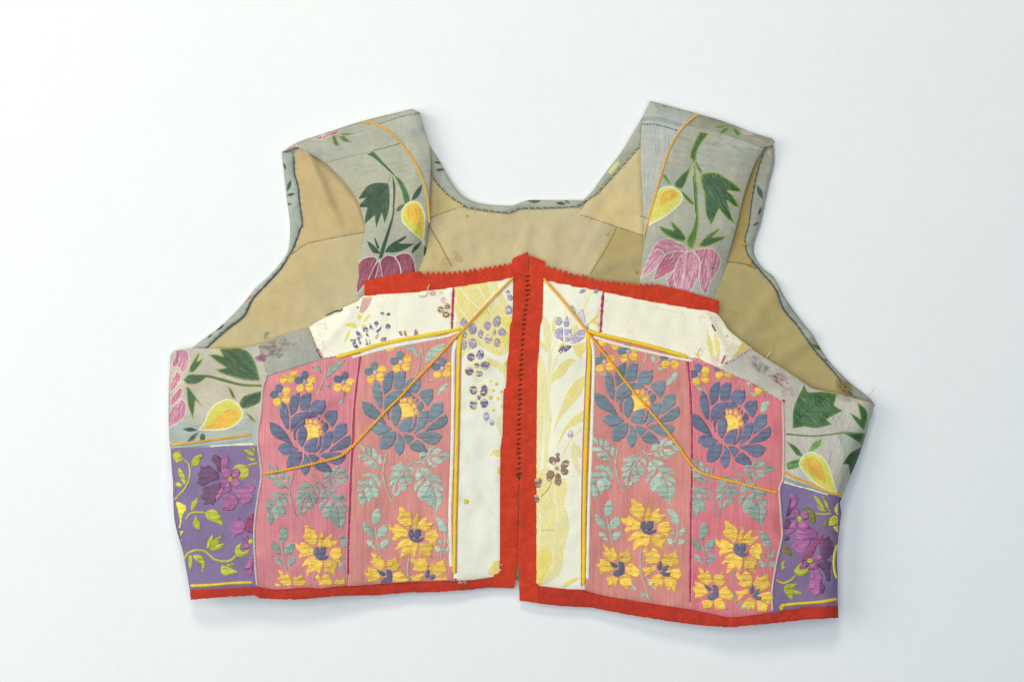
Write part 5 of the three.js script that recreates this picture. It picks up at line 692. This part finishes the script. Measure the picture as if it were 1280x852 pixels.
cream([754.4, 364.2, 780, 369.6, 801, 374, 818, 377.2, 849.7, 382.5, 873, 386.7, 884, 387.6, 895, 391, 903, 400, 911, 412, 925, 424, 940.5, 435.3, 922, 446, 908, 458, 888, 460, 860, 453, 800, 437, 750, 424, 751, 390], 0xeee9d0, 'cream brocade at the right shoulder with a yellow tip', (c, cs) => {
  hatch(cs, Cn(700, 550, 810, 610, 740, 670, 600, 760, 570, 740, 650, 660), 0.9, 1.1, 2.2, 0xdcb53a, 1, 0.9);
  for (const q of [Cn(275, 385, 300, 460, 340, 560, 355, 700, 330, 760, 300, 660, 285, 540), Cn(365, 420, 390, 470, 430, 560, 435, 700, 410, 800, 395, 700, 370, 560)]) hatch(cs, q, 1.1, 1.2, 2, 0xe3cc3a, 1, 0.8);
  shape(c, Cn(480, 650, 600, 560, 680, 600, 620, 700, 540, 760), 0xcbb27c, 0.25); shape(c, Cn(330, 740, 390, 710, 440, 790, 400, 830, 340, 800), 0xd99ab0, 0.35);
  line(c, Cn(345, 350, 380, 415), 2.2, 0x6a5636, 0.95); line(c, Cn(205, 620, 170, 690, 190, 760), 1.4, 0xe0b040, 0.8); trace(c, Cn(...el(210, 680, 24, 34))); c.lineWidth = 0.7; c.strokeStyle = css(0xd09090, 0.7); c.stroke();
  hatch(cs, Cn(130, 680, 160, 690, 200, 740, 180, 750, 140, 710), 0.6, 1.18, 1.6, YW, 1); for (const q of [Cn(500, 490, 540, 450, 545, 490, 515, 500), Cn(590, 510, 620, 520, 600, 530), Cn(310, 270, 330, 250, 345, 265, 325, 285)]) shape(c, q, 0xa9b060, 0.6);
  for (let i = 0; i < 10; i++) line(c, [[816 + i * 4, 383 + i * 0.9 + rr(-0.4, 0.4)], [818.5 + i * 4, 383.5 + i * 0.9]], 0.5, 0x8f875a, i % 2 ? 0.7 : 0.3);
  hatch(cs, Cj(960, 300, 1020, 285, 1000, 310, 965, 320), 0.2, 1.06, 1.5, YW, 1); line(c, Cj(960, 430, 985, 490), 0.8, YW, 0.7); speck(c, 756, 385, 800, 432, 14, [0xc06070], 0.5, 0.4); speck(c, 784, 414, 792, 424, 18, [0xd9a0a8], 0.6, 0.5);
  for (let i = 0; i < 9; i++) shape(c, Cn(...el(rr(180, 320), rr(190, 330), rr(8, 26), rr(5, 12), 0.6)), 0x9fa070, 0.18);
  speck(c, 850, 425, 935, 452, 120, [0xdba8b0, 0xd89aa8], 0.35, 0.8); speck(c, 760, 375, 930, 450, 70, [0xcbbf98], 0.4, 0.4);
});

// raised violet and brown petals woven into the brocade
const hcr = hf(H_CR - 0.0006);
{
  const sets = [['violet_flower', Ca, 'mauve', [[235, 560, 45, 55], [345, 640, 50, 70], [345, 812, 52, 66], [440, 700, 35, 55], [250, 710, 22, 40], [240, 830, 36, 62]]], ['violet_flower', Ca, 'mauve', [[525, 600, 46, 56], [640, 545, 50, 70, 0.2], [700, 680, 50, 58], [535, 755, 48, 58], [640, 800, 40, 54], [605, 680, 22, 36]]], ['violet_flower', Ca, 'mauve', [[772, 200, 26, 36], [800, 260, 34, 40], [780, 410, 45, 64]]],
    ['violet_flower', Cb, 'plum', [[435, 175, 50, 60, 0.3], [325, 205, 45, 50], [395, 305, 28, 32], [495, 305, 58, 48], [305, 375, 50, 50], [420, 405, 42, 36]]], ['violet_flower', Cb, 'plum', [[355, 605, 45, 55], [480, 610, 45, 70, 0.2], [420, 695, 26, 28], [355, 780, 45, 60], [485, 765, 48, 60, 0.3]]],
    ['violet_flower', C3, 'pale', [[888, 475, 18, 28], [922, 512, 15, 18]]], ['violet_flower', Cl, 'pale', [[560, 312, 36, 52]]], ['brown_flower', Cl, 'brown', [[405, 560, 28, 26], [405, 620, 34, 36], [345, 635, 45, 55, -0.5], [495, 680, 46, 66, 0.6], [490, 765, 52, 44, 0.4], [320, 800, 52, 52, 0.5], [410, 830, 36, 48], [395, 730, 22, 26]]], ['brown_flower', Cm, 'brown', [[172, 60, 46, 46], [172, 110, 34, 30], [310, 20, 38, 44], [412, 60, 46, 60], [155, 270, 28, 56, -0.3]]]];
  for (const [name, f, mat, es] of sets) { const g = group(name); for (const e of es) petal(g, 'petal', f(...el(e[0], e[1], e[2] * 0.97, e[3] * 0.97, e[4] || 0)), hcr, F_[mat], 0.0004); }
  const g = group('iris_flower'); for (const p of [[370, 540, 400, 495, 440, 500, 465, 545, 440, 590, 395, 595], [480, 560, 520, 475, 545, 540, 540, 610, 490, 615], [370, 690, 390, 640, 470, 620, 475, 790, 420, 760, 375, 730], [485, 640, 570, 640, 580, 720, 540, 790, 500, 790], [560, 790, 620, 690, 690, 640, 735, 660, 735, 740, 650, 800, 580, 820], [560, 340, 600, 370, 628, 450, 580, 430], [740, 605, 780, 570, 785, 630, 755, 640]]) petal(g, 'petal', Cj(...p), hcr, F_.pale, 0.0004);
  const b = group('iris_bud'); petal(b, 'petal', Ck(412, 135, 440, 85, 480, 62, 480, 120, 450, 165), hcr, F_.plum, 0.00045); petal(b, 'petal', Ck(485, 155, 490, 80, 520, 62, 582, 70, 540, 115), hcr, F_.plum, 0.00045);
  const t = group('violet_sprig'); petal(t, 'petal', Cj(668, 205, 690, 160, 750, 155, 730, 195, 690, 212), hcr, F_.mauve, 0.0004); petal(t, 'petal', Cj(845, 195, 850, 160, 905, 158, 895, 200, 865, 212), hcr, F_.mauve, 0.0004);
  const v = group('violet_flower'); for (const p of [[405, 625, 480, 615, 470, 650, 415, 645], [430, 660, 470, 650, 520, 725, 470, 725], [480, 515, 510, 525, 550, 560, 555, 600, 500, 610], [500, 615, 520, 605, 550, 680, 530, 685], [570, 460, 590, 442, 625, 490, 630, 530, 570, 525], [590, 545, 625, 545, 635, 590, 605, 575], [640, 450, 655, 430, 680, 470, 695, 500, 650, 500], [700, 425, 735, 385, 755, 420, 730, 470], [720, 520, 770, 480, 795, 440, 780, 500, 740, 540], [710, 590, 740, 545, 760, 560, 730, 610], [600, 610, 620, 640, 630, 690, 600, 680], [640, 620, 655, 660, 645, 690]]) petal(v, 'petal', Ci(...p), hcr, F_.plum, 0.0004);
  const w = group('violet_flower'); for (const e of [[800, 308, 24, 20], [875, 312, 22, 22], [868, 465, 32, 36], [815, 620, 40, 26, -0.4]]) petal(w, 'petal', Ci(...el(...e)), hcr, F_.plum, 0.0004);
  const z = group('violet_flower'); for (const e of [[551, 387, 4.2, 3.8], [559, 383, 3.4, 3.6], [557.5, 393, 4.4, 3.6]]) petal(z, 'petal', elp(...e), hcr, F_.plum, 0.0004);
  const y = group('yellow_dots'); for (const e of [[555, 495, 18, 22], [635, 530, 17, 22], [595, 605, 20, 18], [690, 620, 18, 20], [560, 695, 24, 26], [645, 705, 20, 24], [700, 800, 20, 22], [595, 840, 20, 22]]) petal(y, 'dot', Cb(...el(...e, 0, 9)), hcr, F_.yellowWeave, 0.0004); petal(y, 'dot', C3b(...el(770, 220, 16, 17, 0, 10)), hcr, F_.yellowWeave, 0.0004);
}

// ---------------------------------------------------------------- embroidery on the purple panels
{
  const hp = hf(0.0009), G = T(205, 550, 9.682), G2 = T(205, 630, 9.682), Hh = T(955, 600, 9.682), H2 = T(955, 680, 9.682), cl = pairs([213, 557, 323, 553, 325, 600, 319, 665, 319, 732, 238, 735, 227.5, 686, 216, 601]), cr = pairs([979, 602, 1036, 618, 1049, 621, 1051, 645, 1047.5, 690, 1047, 756, 968, 765, 970, 707, 978, 669]);
  const set = (name, f, mat, list, clip, lift = 0.0006, corner = 70) => { const g = group(name); for (const p of list) petal(g, name.includes('flower') || name.includes('bloom') ? 'petal' : 'leaflet', f(...p), hp, F_[mat], lift * 0.7, corner, clip, /magenta|dark/.test(name) ? -0.5 : 0, /magenta|dark/.test(name) ? 1.3 : 0.5); return g; };
  const s1 = set('leaf_sprig', G, 'lime', [[100, 200, 120, 150, 180, 135, 240, 230, 150, 275, 120, 240], [325, 320, 335, 240, 400, 180, 482, 168, 440, 240, 410, 300], [165, 370, 190, 322, 240, 410, 262, 525, 240, 540, 190, 450], [135, 520, 165, 503, 228, 550, 190, 565, 150, 550]], cl); stem(s1, G(240, 230, 300, 300, 305, 450, 250, 580, 120, 720), 1.2, hp, F_.lime);
  set('leaf_sprig', G, 'lime', [[95, 590, 130, 575, 120, 660, 100, 670], [85, 400, 120, 470, 95, 480], [320, 825, 330, 760, 412, 678, 412, 740, 340, 855]], cl);
  set('yellow_flower', G2, 'lemon', [[100, -40, 180, -25, 260, 20, 268, 60, 222, 130, 205, 240, 185, 290, 160, 320, 120, 240, 100, 80], [170, 330, 240, 318, 205, 385, 180, 390], [185, 400, 215, 440, 200, 460]], cl);
  const s2 = set('leaf_sprig', G2, 'lime', [[490, 110, 540, 68, 610, 62, 680, 140, 718, 262, 620, 218, 520, 180], [345, 230, 378, 130, 430, 200, 438, 308, 400, 310, 350, 260]], cl); stem(s2, G2(255, 190, 320, 110, 420, 95, 500, 105), 1.3, hp, F_.lime);
  const s3 = set('leaf_sprig', G2, 'lime', [[510, 540, 530, 430, 590, 365, 590, 440, 540, 545], [545, 545, 590, 440, 708, 368, 660, 470, 570, 552], [560, 558, 640, 490, 735, 473, 680, 540, 580, 562], [298, 620, 330, 615, 340, 720, 315, 800, 295, 740], [340, 620, 440, 615, 492, 700, 480, 790, 455, 835, 450, 720, 380, 680], [680, 780, 700, 730, 780, 760, 905, 822, 820, 842, 740, 865, 700, 842], [750, 725, 850, 718, 830, 750, 780, 752]], cl); stem(s3, G2(240, 670, 290, 590, 400, 555, 500, 575, 600, 660, 700, 690, 800, 680, 870, 620), 1.5, hp, F_.lime);
  set('flower_cup', G2, 'lime', [[855, 560, 880, 500, 948, 462, 920, 540, 960, 580, 1035, 535, 1010, 600, 920, 637, 870, 620]], cl);
  const cup = set('flower_cup', G, 'lime', [[822, 368, 850, 310, 920, 288, 990, 305, 1033, 370, 1012, 440, 940, 478, 895, 465, 925, 400, 908, 352, 860, 345]], cl); stem(cup, G(1005, 312, 1060, 290, 1130, 278), 1.2, hp, F_.lime);
  set('leaf_sprig', G, 'lime', [[958, 108, 1050, 125, 1110, 190, 1030, 180], [1040, 78, 1100, 100, 1110, 160], [990, 203, 1080, 215, 1120, 245, 1060, 252], [1095, 505, 1110, 450, 1150, 405, 1150, 475, 1115, 520]], cl);
  set('dark_flower', G, 'damson', [[400, 410, 430, 390, 440, 310, 480, 332, 540, 300, 580, 350, 660, 410, 660, 475, 560, 500, 470, 555, 398, 515, 425, 460], [578, 222, 600, 178, 660, 195, 695, 250, 690, 390, 650, 380, 630, 300, 590, 260], [455, 592, 560, 550, 680, 510, 680, 580, 640, 700, 590, 785, 560, 760, 478, 782, 500, 730, 438, 690, 480, 650]], cl, 0.0006, 60);
  const f1 = set('magenta_flower', G, 'magenta', [[700, 210, 730, 200, 765, 183, 776, 250, 760, 310, 820, 380, 820, 430, 740, 470, 690, 380, 690, 300], [655, 480, 740, 430, 795, 450, 795, 500, 740, 540, 700, 520], [820, 410, 870, 358, 912, 372, 900, 440, 840, 450], [820, 470, 890, 470, 922, 520, 860, 560, 805, 530], [740, 540, 795, 515, 810, 600, 770, 622, 745, 580], [620, 695, 680, 590, 720, 560, 700, 640, 640, 732], [700, 650, 760, 630, 820, 650, 870, 690, 902, 740, 860, 800, 850, 830, 780, 855, 695, 840, 720, 740], [820, 580, 880, 592, 960, 580, 1025, 535, 1105, 568, 1060, 640, 1082, 680, 1040, 740, 950, 785, 900, 690]], cl, 0.0008, 60); petal(f1, 'flower_centre', G(...el(802, 470, 30, 36)), hf(0.0013), F_.lime, 0.0006);
  const f2 = set('magenta_flower', G2, 'magenta', [[805, 240, 870, 210, 878, 158, 930, 190, 980, 230, 982, 300, 940, 350, 865, 380, 808, 412, 830, 350, 805, 312, 840, 285], [945, 400, 1000, 375, 1035, 420, 1005, 470, 950, 440], [930, 520, 1000, 470, 1035, 520, 978, 562], [955, 795, 1000, 740, 1040, 645, 1085, 640, 1080, 780], [1005, 835, 1070, 765, 1085, 860, 1020, 860]], cl, 0.0008, 60); petal(f2, 'flower_centre', G2(...el(1045, 450, 28, 32)), hf(0.0013), F_.lime, 0.0005); petal(f2, 'petal', G2(985, 200, 1050, 120, 1085, 110, 1080, 350, 1000, 330), hp, F_.crimson, 0.0005, 70, cl);
  // right panel
  set('dark_flower', Hh, 'damson', [[222, 150, 250, 128, 300, 170, 330, 280, 332, 390, 280, 340, 232, 290], [238, 300, 290, 340, 322, 410, 260, 452, 240, 430], [245, 482, 300, 460, 322, 500, 300, 580, 250, 592], [260, 660, 310, 690, 300, 720, 250, 740]], cr, 0.0007, 60);
  const f3 = set('magenta_flower', Hh, 'magenta', [[300, 180, 360, 170, 405, 230, 400, 300, 340, 362, 315, 320, 340, 250], [292, 440, 350, 410, 380, 318, 432, 380, 420, 440, 340, 472], [465, 390, 530, 378, 542, 450, 500, 482, 470, 450], [430, 500, 480, 490, 562, 560, 480, 592, 420, 570], [340, 520, 400, 490, 400, 580, 330, 640, 278, 685, 300, 590], [360, 640, 440, 600, 520, 640, 562, 740, 540, 800, 480, 875, 430, 880, 355, 800, 390, 740], [480, 580, 560, 580, 645, 620, 650, 700, 560, 722]], cr, 0.0009, 60); petal(f3, 'flower_centre', Hh(...el(435, 470, 30, 38)), hf(0.0013), F_.lime, 0.0007);
  set('dark_flower', Hh, 'crimson', [[600, 650, 660, 690, 725, 648, 690, 740, 640, 790, 600, 900, 540, 950, 480, 970, 470, 1000, 450, 940, 560, 820, 590, 740]], cr, 0.0007, 60);
  const s4 = set('leaf_sprig', Hh, 'lime', [[593, 182, 630, 190, 700, 260, 740, 360, 660, 290], [698, 188, 740, 210, 780, 280, 812, 395, 760, 330], [622, 298, 680, 320, 765, 375, 700, 372]], cr); stem(s4, Hh(620, 400, 720, 412, 820, 400), 1.2, hp, F_.lime);
  set('flower_cup', Hh, 'olive', [[455, 368, 480, 335, 520, 328, 575, 345, 622, 420, 625, 510, 590, 530, 550, 490, 540, 410, 500, 358]], cr, 0.0008);
  set('yellow_flower', Hh, 'lemon', [[858, 355, 895, 272, 938, 350, 938, 430, 900, 430], [788, 545, 800, 470, 860, 420, 925, 460, 912, 512, 830, 552], [838, 572, 900, 538, 928, 560, 925, 645, 870, 612]], cr, 0.0007); set('leaf_sprig', Hh, 'olive', [[718, 532, 780, 470, 802, 482, 740, 592]], cr);
  set('leaf_sprig', H2, 'olive', [[215, 100, 250, 18, 300, 40, 338, 110, 325, 158, 280, 115]], cr);
  set('dark_flower', H2, 'damson', [[680, -50, 720, -60, 785, -105, 800, -60, 842, 0, 842, 80, 770, 172, 690, 172, 680, 100], [650, 240, 740, 188, 822, 230, 800, 300, 802, 445, 760, 452, 740, 350], [660, 480, 700, 448, 738, 530, 712, 605, 660, 562]], cr, 0.0007, 60);
  const f4 = set('magenta_flower', H2, 'magenta', [[590, 172, 650, 128, 712, 150, 680, 202, 610, 202], [443, 272, 520, 203, 542, 240, 490, 302], [560, 242, 640, 220, 652, 290, 580, 312], [570, 332, 660, 320, 702, 400, 680, 500, 672, 602, 600, 628, 570, 560, 518, 562, 560, 450], [360, 20, 400, -40, 470, -20, 440, 60, 420, 110]], cr, 0.0009, 60); petal(f4, 'flower_centre', H2(...el(562, 198, 38, 32)), hf(0.0013), F_.lime, 0.0007);
  const c4 = set('flower_cup', H2, 'lime', [[368, 320, 420, 250, 472, 213, 440, 270, 450, 310, 520, 290, 555, 265, 540, 330, 470, 382, 400, 372]], cr, 0.0008); stem(c4, H2(390, 375, 330, 432, 230, 472, 150, 425), 1.4, hp, F_.lime);
  set('leaf_sprig', H2, 'lime', [[155, 240, 200, 213, 268, 208, 230, 260, 268, 272, 180, 362, 158, 350], [240, 540, 270, 490, 400, 473, 412, 500, 350, 530, 472, 592, 420, 612, 360, 600, 352, 682, 290, 630]], cr); const e4 = group('leaf_sprig'); stem(e4, H2(885, 0, 852, 150, 852, 290, 882, 415), 1.4, hp, F_.lemon);
}

// ---------------------------------------------------------------- cords, piping and seam threads on the front
const magenta = thread(0xb01560, 0.55), selv = thread(0xc9b3ac, 0.7), HR = H_RIB - 0.0005;
const flatCord = (a, w, hg, l, mat, wob = 0.3) => part(mat === cordW ? 'white_cord' : 'yellow_cord', sweep(pairs(a), w * 0.92, hg * 0.6, hf(l), { step: 2, m: 8, wob }), mat);
for (const m of [cordY, cordW]) { m.bumpMap = tile(64, 64, [0.0009, 0.004], (u, v) => 0.5 + 0.5 * Math.sin((u + v) * 6.2832)); m.bumpScale = 0.0002; }
flatCord([570, 424, 566.8, 440, 566.3, 483, 565, 568, 562.5, 640, 563.5, 708], 2.5, 0.0010, HR, cordW); flatCord([576.5, 416, 573.5, 440, 572.3, 483, 570.6, 568, 568.8, 640, 567.6, 716], 2.4, 0.0011, HR + 0.0001, cordY);
flatCord([440, 446.5, 483, 434.8, 530, 425.5, 558, 420, 574, 414], 1.9, 0.0009, HR, cordW); flatCord([420, 446.5, 446, 439, 470, 431.5, 500, 424.8, 540, 417.5, 562, 414, 576, 410.5], 2.5, 0.0011, HR + 0.0002, cordY);
flatCord([739, 421, 742, 440, 741.5, 483, 738.6, 568, 736, 640, 734.5, 724], 2.3, 0.0010, HR, cordW); flatCord([735, 415, 737, 440, 735.4, 483, 732.2, 568, 730.5, 640, 729.6, 730], 2.5, 0.0011, HR + 0.0001, cordY);
flatCord([742, 421, 764, 428, 800, 437, 840, 446, 866, 451], 1.9, 0.0009, HR, cordW); flatCord([733, 412, 746, 417, 775, 423.5, 815, 433, 845, 441.5, 860, 446.5], 2.5, 0.0011, HR + 0.0002, cordY);
part('pink_piping', sweep(pairs([733.5, 420, 733.6, 440, 731.6, 483, 728.4, 568, 727, 640, 726.8, 733]), 0.9, 0.0006, hf(H_CR - 0.0006), {}), thread(0xc9807e)); part('pink_piping', sweep(pairs([577, 424, 576.3, 440, 575.4, 483, 573.6, 568, 571.6, 640, 570.5, 716]), 0.7, 0.0005, hf(H_CR - 0.0006), {}), thread(0xcf938c));
const ocL = smooth(pairs([641.5, 346.5, 622, 366, 600, 389, 580, 410.5, 566, 425, 545, 448, 520, 474, 500, 496, 483.4, 512.5, 460, 537, 439, 559, 425, 570, 400, 577, 375, 583, 350, 588, 328.5, 592]), false, 3, 60), ocR = smooth(pairs([679.5, 347.5, 700, 371, 717, 391.5, 733.3, 413, 745, 429, 762, 450, 780, 474, 800, 498.5, 817.4, 519, 845, 553, 864.6, 580.5, 876, 590, 901, 597.6, 922, 602.7, 948, 609.5, 971.5, 615]), false, 3, 60);
part('twisted_cord', twist(ocL, 1.72, hf(HR + 0.0003), { pitch: 7.5 }), cordO, { label: 'orange twisted cord slanting across the left front' }); part('twisted_cord', twist(ocR, 1.72, hf(HR + 0.0003), { pitch: 7.5 }), cordO, { label: 'orange twisted cord slanting across the right front' });
part('orange_cord', twist(pairs([211.6, 556, 240, 553, 263.4, 549.5, 290, 546, 313, 542.5]), 1.5, hf(0.0011), { pitch: 4.5 }), cordO); part('orange_cord', twist(pairs([980, 589, 990, 595, 1002, 600, 1027.4, 611, 1042, 617, 1053, 617.8]), 1.5, hf(0.0011), { pitch: 4.5 }), cordO);
part('white_cord', sweep(pairs([262, 557.5, 290, 556, 317, 554.5]), 1.1, 0.0005, hf(0.0009), { wob: 0.5 }), cordW); part('white_cord', sweep(pairs([979, 602, 1000, 608, 1016, 612, 1035.5, 618.3]), 1.1, 0.0005, hf(0.0009), { wob: 0.5 }), cordW); part('piping', sweep(pairs([213, 559, 250, 556.5, 290, 552, 315, 547.5]), 1.6, 0.0006, hf(0.001), {}), thread(0x9dada8)); part('piping', sweep(pairs([979, 597, 1005, 606, 1030, 615, 1050, 619.5]), 1.4, 0.0006, hf(0.001), {}), thread(0x9aa19a));
flatCord([237, 731.8, 262, 731, 290, 728.5, 316, 727.8], 2, 0.0012, 0.0009, cordY); flatCord([976, 757, 990, 754.8, 1010, 753.3, 1030, 751.5, 1046.6, 748.3], 2.1, 0.0012, 0.0009, cordY); flatCord([974.8, 757, 977, 762, 979.4, 758.5], 1.3, 0.0008, 0.0012, cordY);
const seamT = (a, w = 1.05, m = magenta, l = HR + 0.0002, wb = 1) => part('seam_thread', sweep(smooth(pairs(a), false, 3, 60).map(([x, y]) => [x + rr(-0.25, 0.25), y]), w, 0.00035, hf(l), { wob: wb }), m);
seamT([450.3, 444, 446, 475, 443, 504.5, 440.5, 560, 438.6, 589, 436.8, 640, 435.5, 664.5, 434.6, 718]); seamT([448.4, 446, 441.3, 505, 437, 589, 433.8, 664.5, 433, 724], 0.55, thread(0xd9a49c), HR, 0.4);
seamT([859.8, 451, 862, 475, 864, 504.5, 865, 560, 864.8, 600, 863.6, 650, 863.4, 700, 862.6, 752], 1.1); seamT([862, 452, 866, 504, 867, 600, 865.4, 700, 865, 758], 0.45, thread(0xdfb0a6), HR + 0.0002, 0.4);
seamT([566.7, 359.5, 565.8, 380, 564.6, 411], 1.5, magenta, H_CR - 0.0006, 1.2); seamT([754.2, 365, 752.6, 385, 751, 415], 1.6, magenta, H_CR - 0.0006, 1.2);
part('selvedge', sweep(pairs([333, 469, 328.5, 483, 326, 515, 321.6, 547, 326.6, 594, 322, 622, 317.4, 664.5, 319, 707, 321, 731]), 1.5, 0.0006, hf(HR), { wob: 0.3 }), selv); part('selvedge', sweep(pairs([978.8, 501, 979.8, 547, 978.8, 599, 974.6, 610, 976.4, 642, 978, 669, 970, 707, 965, 742, 966.2, 763]), 1.4, 0.0007, hf(HR), { wob: 0.3 }), thread(0xd3b4ae));
part('seam_stitching', stitches([333, 471, 328.5, 485, 326, 515, 321.6, 547, 326.6, 594, 322, 622, 317.4, 664.5, 319, 707], 4.5, 2.8, 0.5, hf(HR), 0.0005, 0.3), thread(0x9aa098), { stuff: true });
part('seam_stitching', stitches([333, 469.5, 369, 458, 404.8, 447.5, 421, 445], 6, 5, 0.6, hf(HR), 0.0002, 0, 0.1), thread(0xa7aaa4), { stuff: true }); part('seam_stitching', stitches([868, 449, 888, 455, 917.6, 468.6, 940.8, 478, 964, 493, 975, 499], 7, 5.5, 0.7, hf(HR), 0.0002, 0, 0.12), thread(0xd5d3cc), { stuff: true });
part('seam_stitching', stitches([397, 437, 399, 441, 402, 446], 3.2, 3.5, 0.8, hf(0.0016), 0.0002, 0.6, 0.9), magenta, { stuff: true }); part('seam_stitching', stitches([938, 436, 928, 443, 918, 449, 908, 454], 4.2, 1.8, 0.6, hf(0.0016), 0.0002, 1.2, 0.4), thread(0x8a2450), { stuff: true });
part('loose_thread', sweep(pairs([907, 443, 904.5, 449, 902, 454]), 0.9, 0.0006, hf(0.0022), {}), magenta); part('loose_thread', sweep(pairs([978.4, 499.6, 981, 500.4, 979.6, 502]), 1.4, 0.0006, hf(0.0022), {}), magenta);
for (const [x, y] of [[569, 723.5], [729, 738]]) part('seam_thread', sweep([[x - 2, y], [x + 2, y + 0.6]], 1, 0.0004, hf(HR + 0.0004), {}), magenta);
// loose ends and small repairs
part('loose_thread', sweep(pairs([536.5, 354.5, 534.5, 362, 533, 368.5, 529, 370.3, 522, 369.5]), 0.55, 0.0004, hf(0.0019), {}), paleThread); part('loose_thread', sweep(pairs([407, 394.6, 415, 390.5, 420, 388.6, 425, 388.3, 428, 385]), 0.8, 0.0005, hf(0.001), { lift: 0.0008 }), blackThread); part('loose_thread', sweep(pairs([445, 384.4, 448, 383.6]), 0.9, 0.0004, hf(0.0018), {}), blackThread);
part('loose_thread', sweep(pairs([958, 447, 961, 442.5, 964, 438.5]), 0.6, 0.0004, (x, y) => Math.max(hBack(x, y) + 0.003, 0.006), {}), paleThread); part('loose_thread', sweep(pairs([1084, 498, 1089, 492, 1094.5, 484]), 0.3, 0.0003, () => 0.004, {}), thread(0xb9b49c)); part('loose_thread', sweep(pairs([331.5, 424, 330, 418, 332.5, 414, 334.5, 417]), 0.7, 0.0005, hb(0.002), {}), thread(0x8ea3ad));
for (const a of [[928, 305.5, 931, 304.5, 935, 306.5], [933, 327.5, 937, 330, 940, 330.5]]) part('mending_stitch', sweep(pairs(a), 1.6, 0.0009, hb(0.0018), {}), thread(0xc39a35)); part('mending_stitch', sweep(pairs([794.5, 339.5, 797, 340.2]), 1.5, 0.0008, hb(0.0018), {}), thread(0xa8822c)); part('loose_thread', sweep(pairs([787, 326, 790, 333, 794, 338]), 0.4, 0.0003, hb(0.0014), {}), paleThread);
{ const gs = []; for (let i = 0; i < 34; i++) { const x = rr(1045, 1061), y = 478 + (x - 1045) * 0.55 + rr(-5, 5), a = rr(-0.9, 0.9); gs.push(sweep([[x, y], [x + 3 * Math.cos(a), y + 3 * Math.sin(a) - 1], [x + 6 * Math.cos(a + 0.5), y + 6 * Math.sin(a + 0.5)]], 0.5, 0.0005, hb(0.002 + rr(0, 0.0012)), { step: 1.5, m: 4 })); } part('frayed_lining', mergeGeometries(gs), thread(0xa98f5a), { stuff: true }); }
{ const gs = []; for (const [x, y, n, d] of [[578, 726, 16, 1], [624, 712, 8, 0.2], [626, 706, 6, 0]]) for (let i = 0; i < n; i++) { const q = [x + rr(-6, 6) * d, y + rr(-2, 1)]; gs.push(sweep([q, [q[0] + rr(-2, 2) + (d < 0.5 ? 2 : 0), q[1] + rr(1, 3.6) * (d < 0.5 ? 0.3 : 1)]], 0.35, 0.0004, hf(0.001), { step: 1.2, m: 4 })); } part('frayed_edge', mergeGeometries(gs), thread(0xdcdcc0), { stuff: true }); }

scene.traverse((o) => { if (o.isMesh) { o.castShadow = true; o.receiveShadow = true; } });
renderer.render(scene, camera);
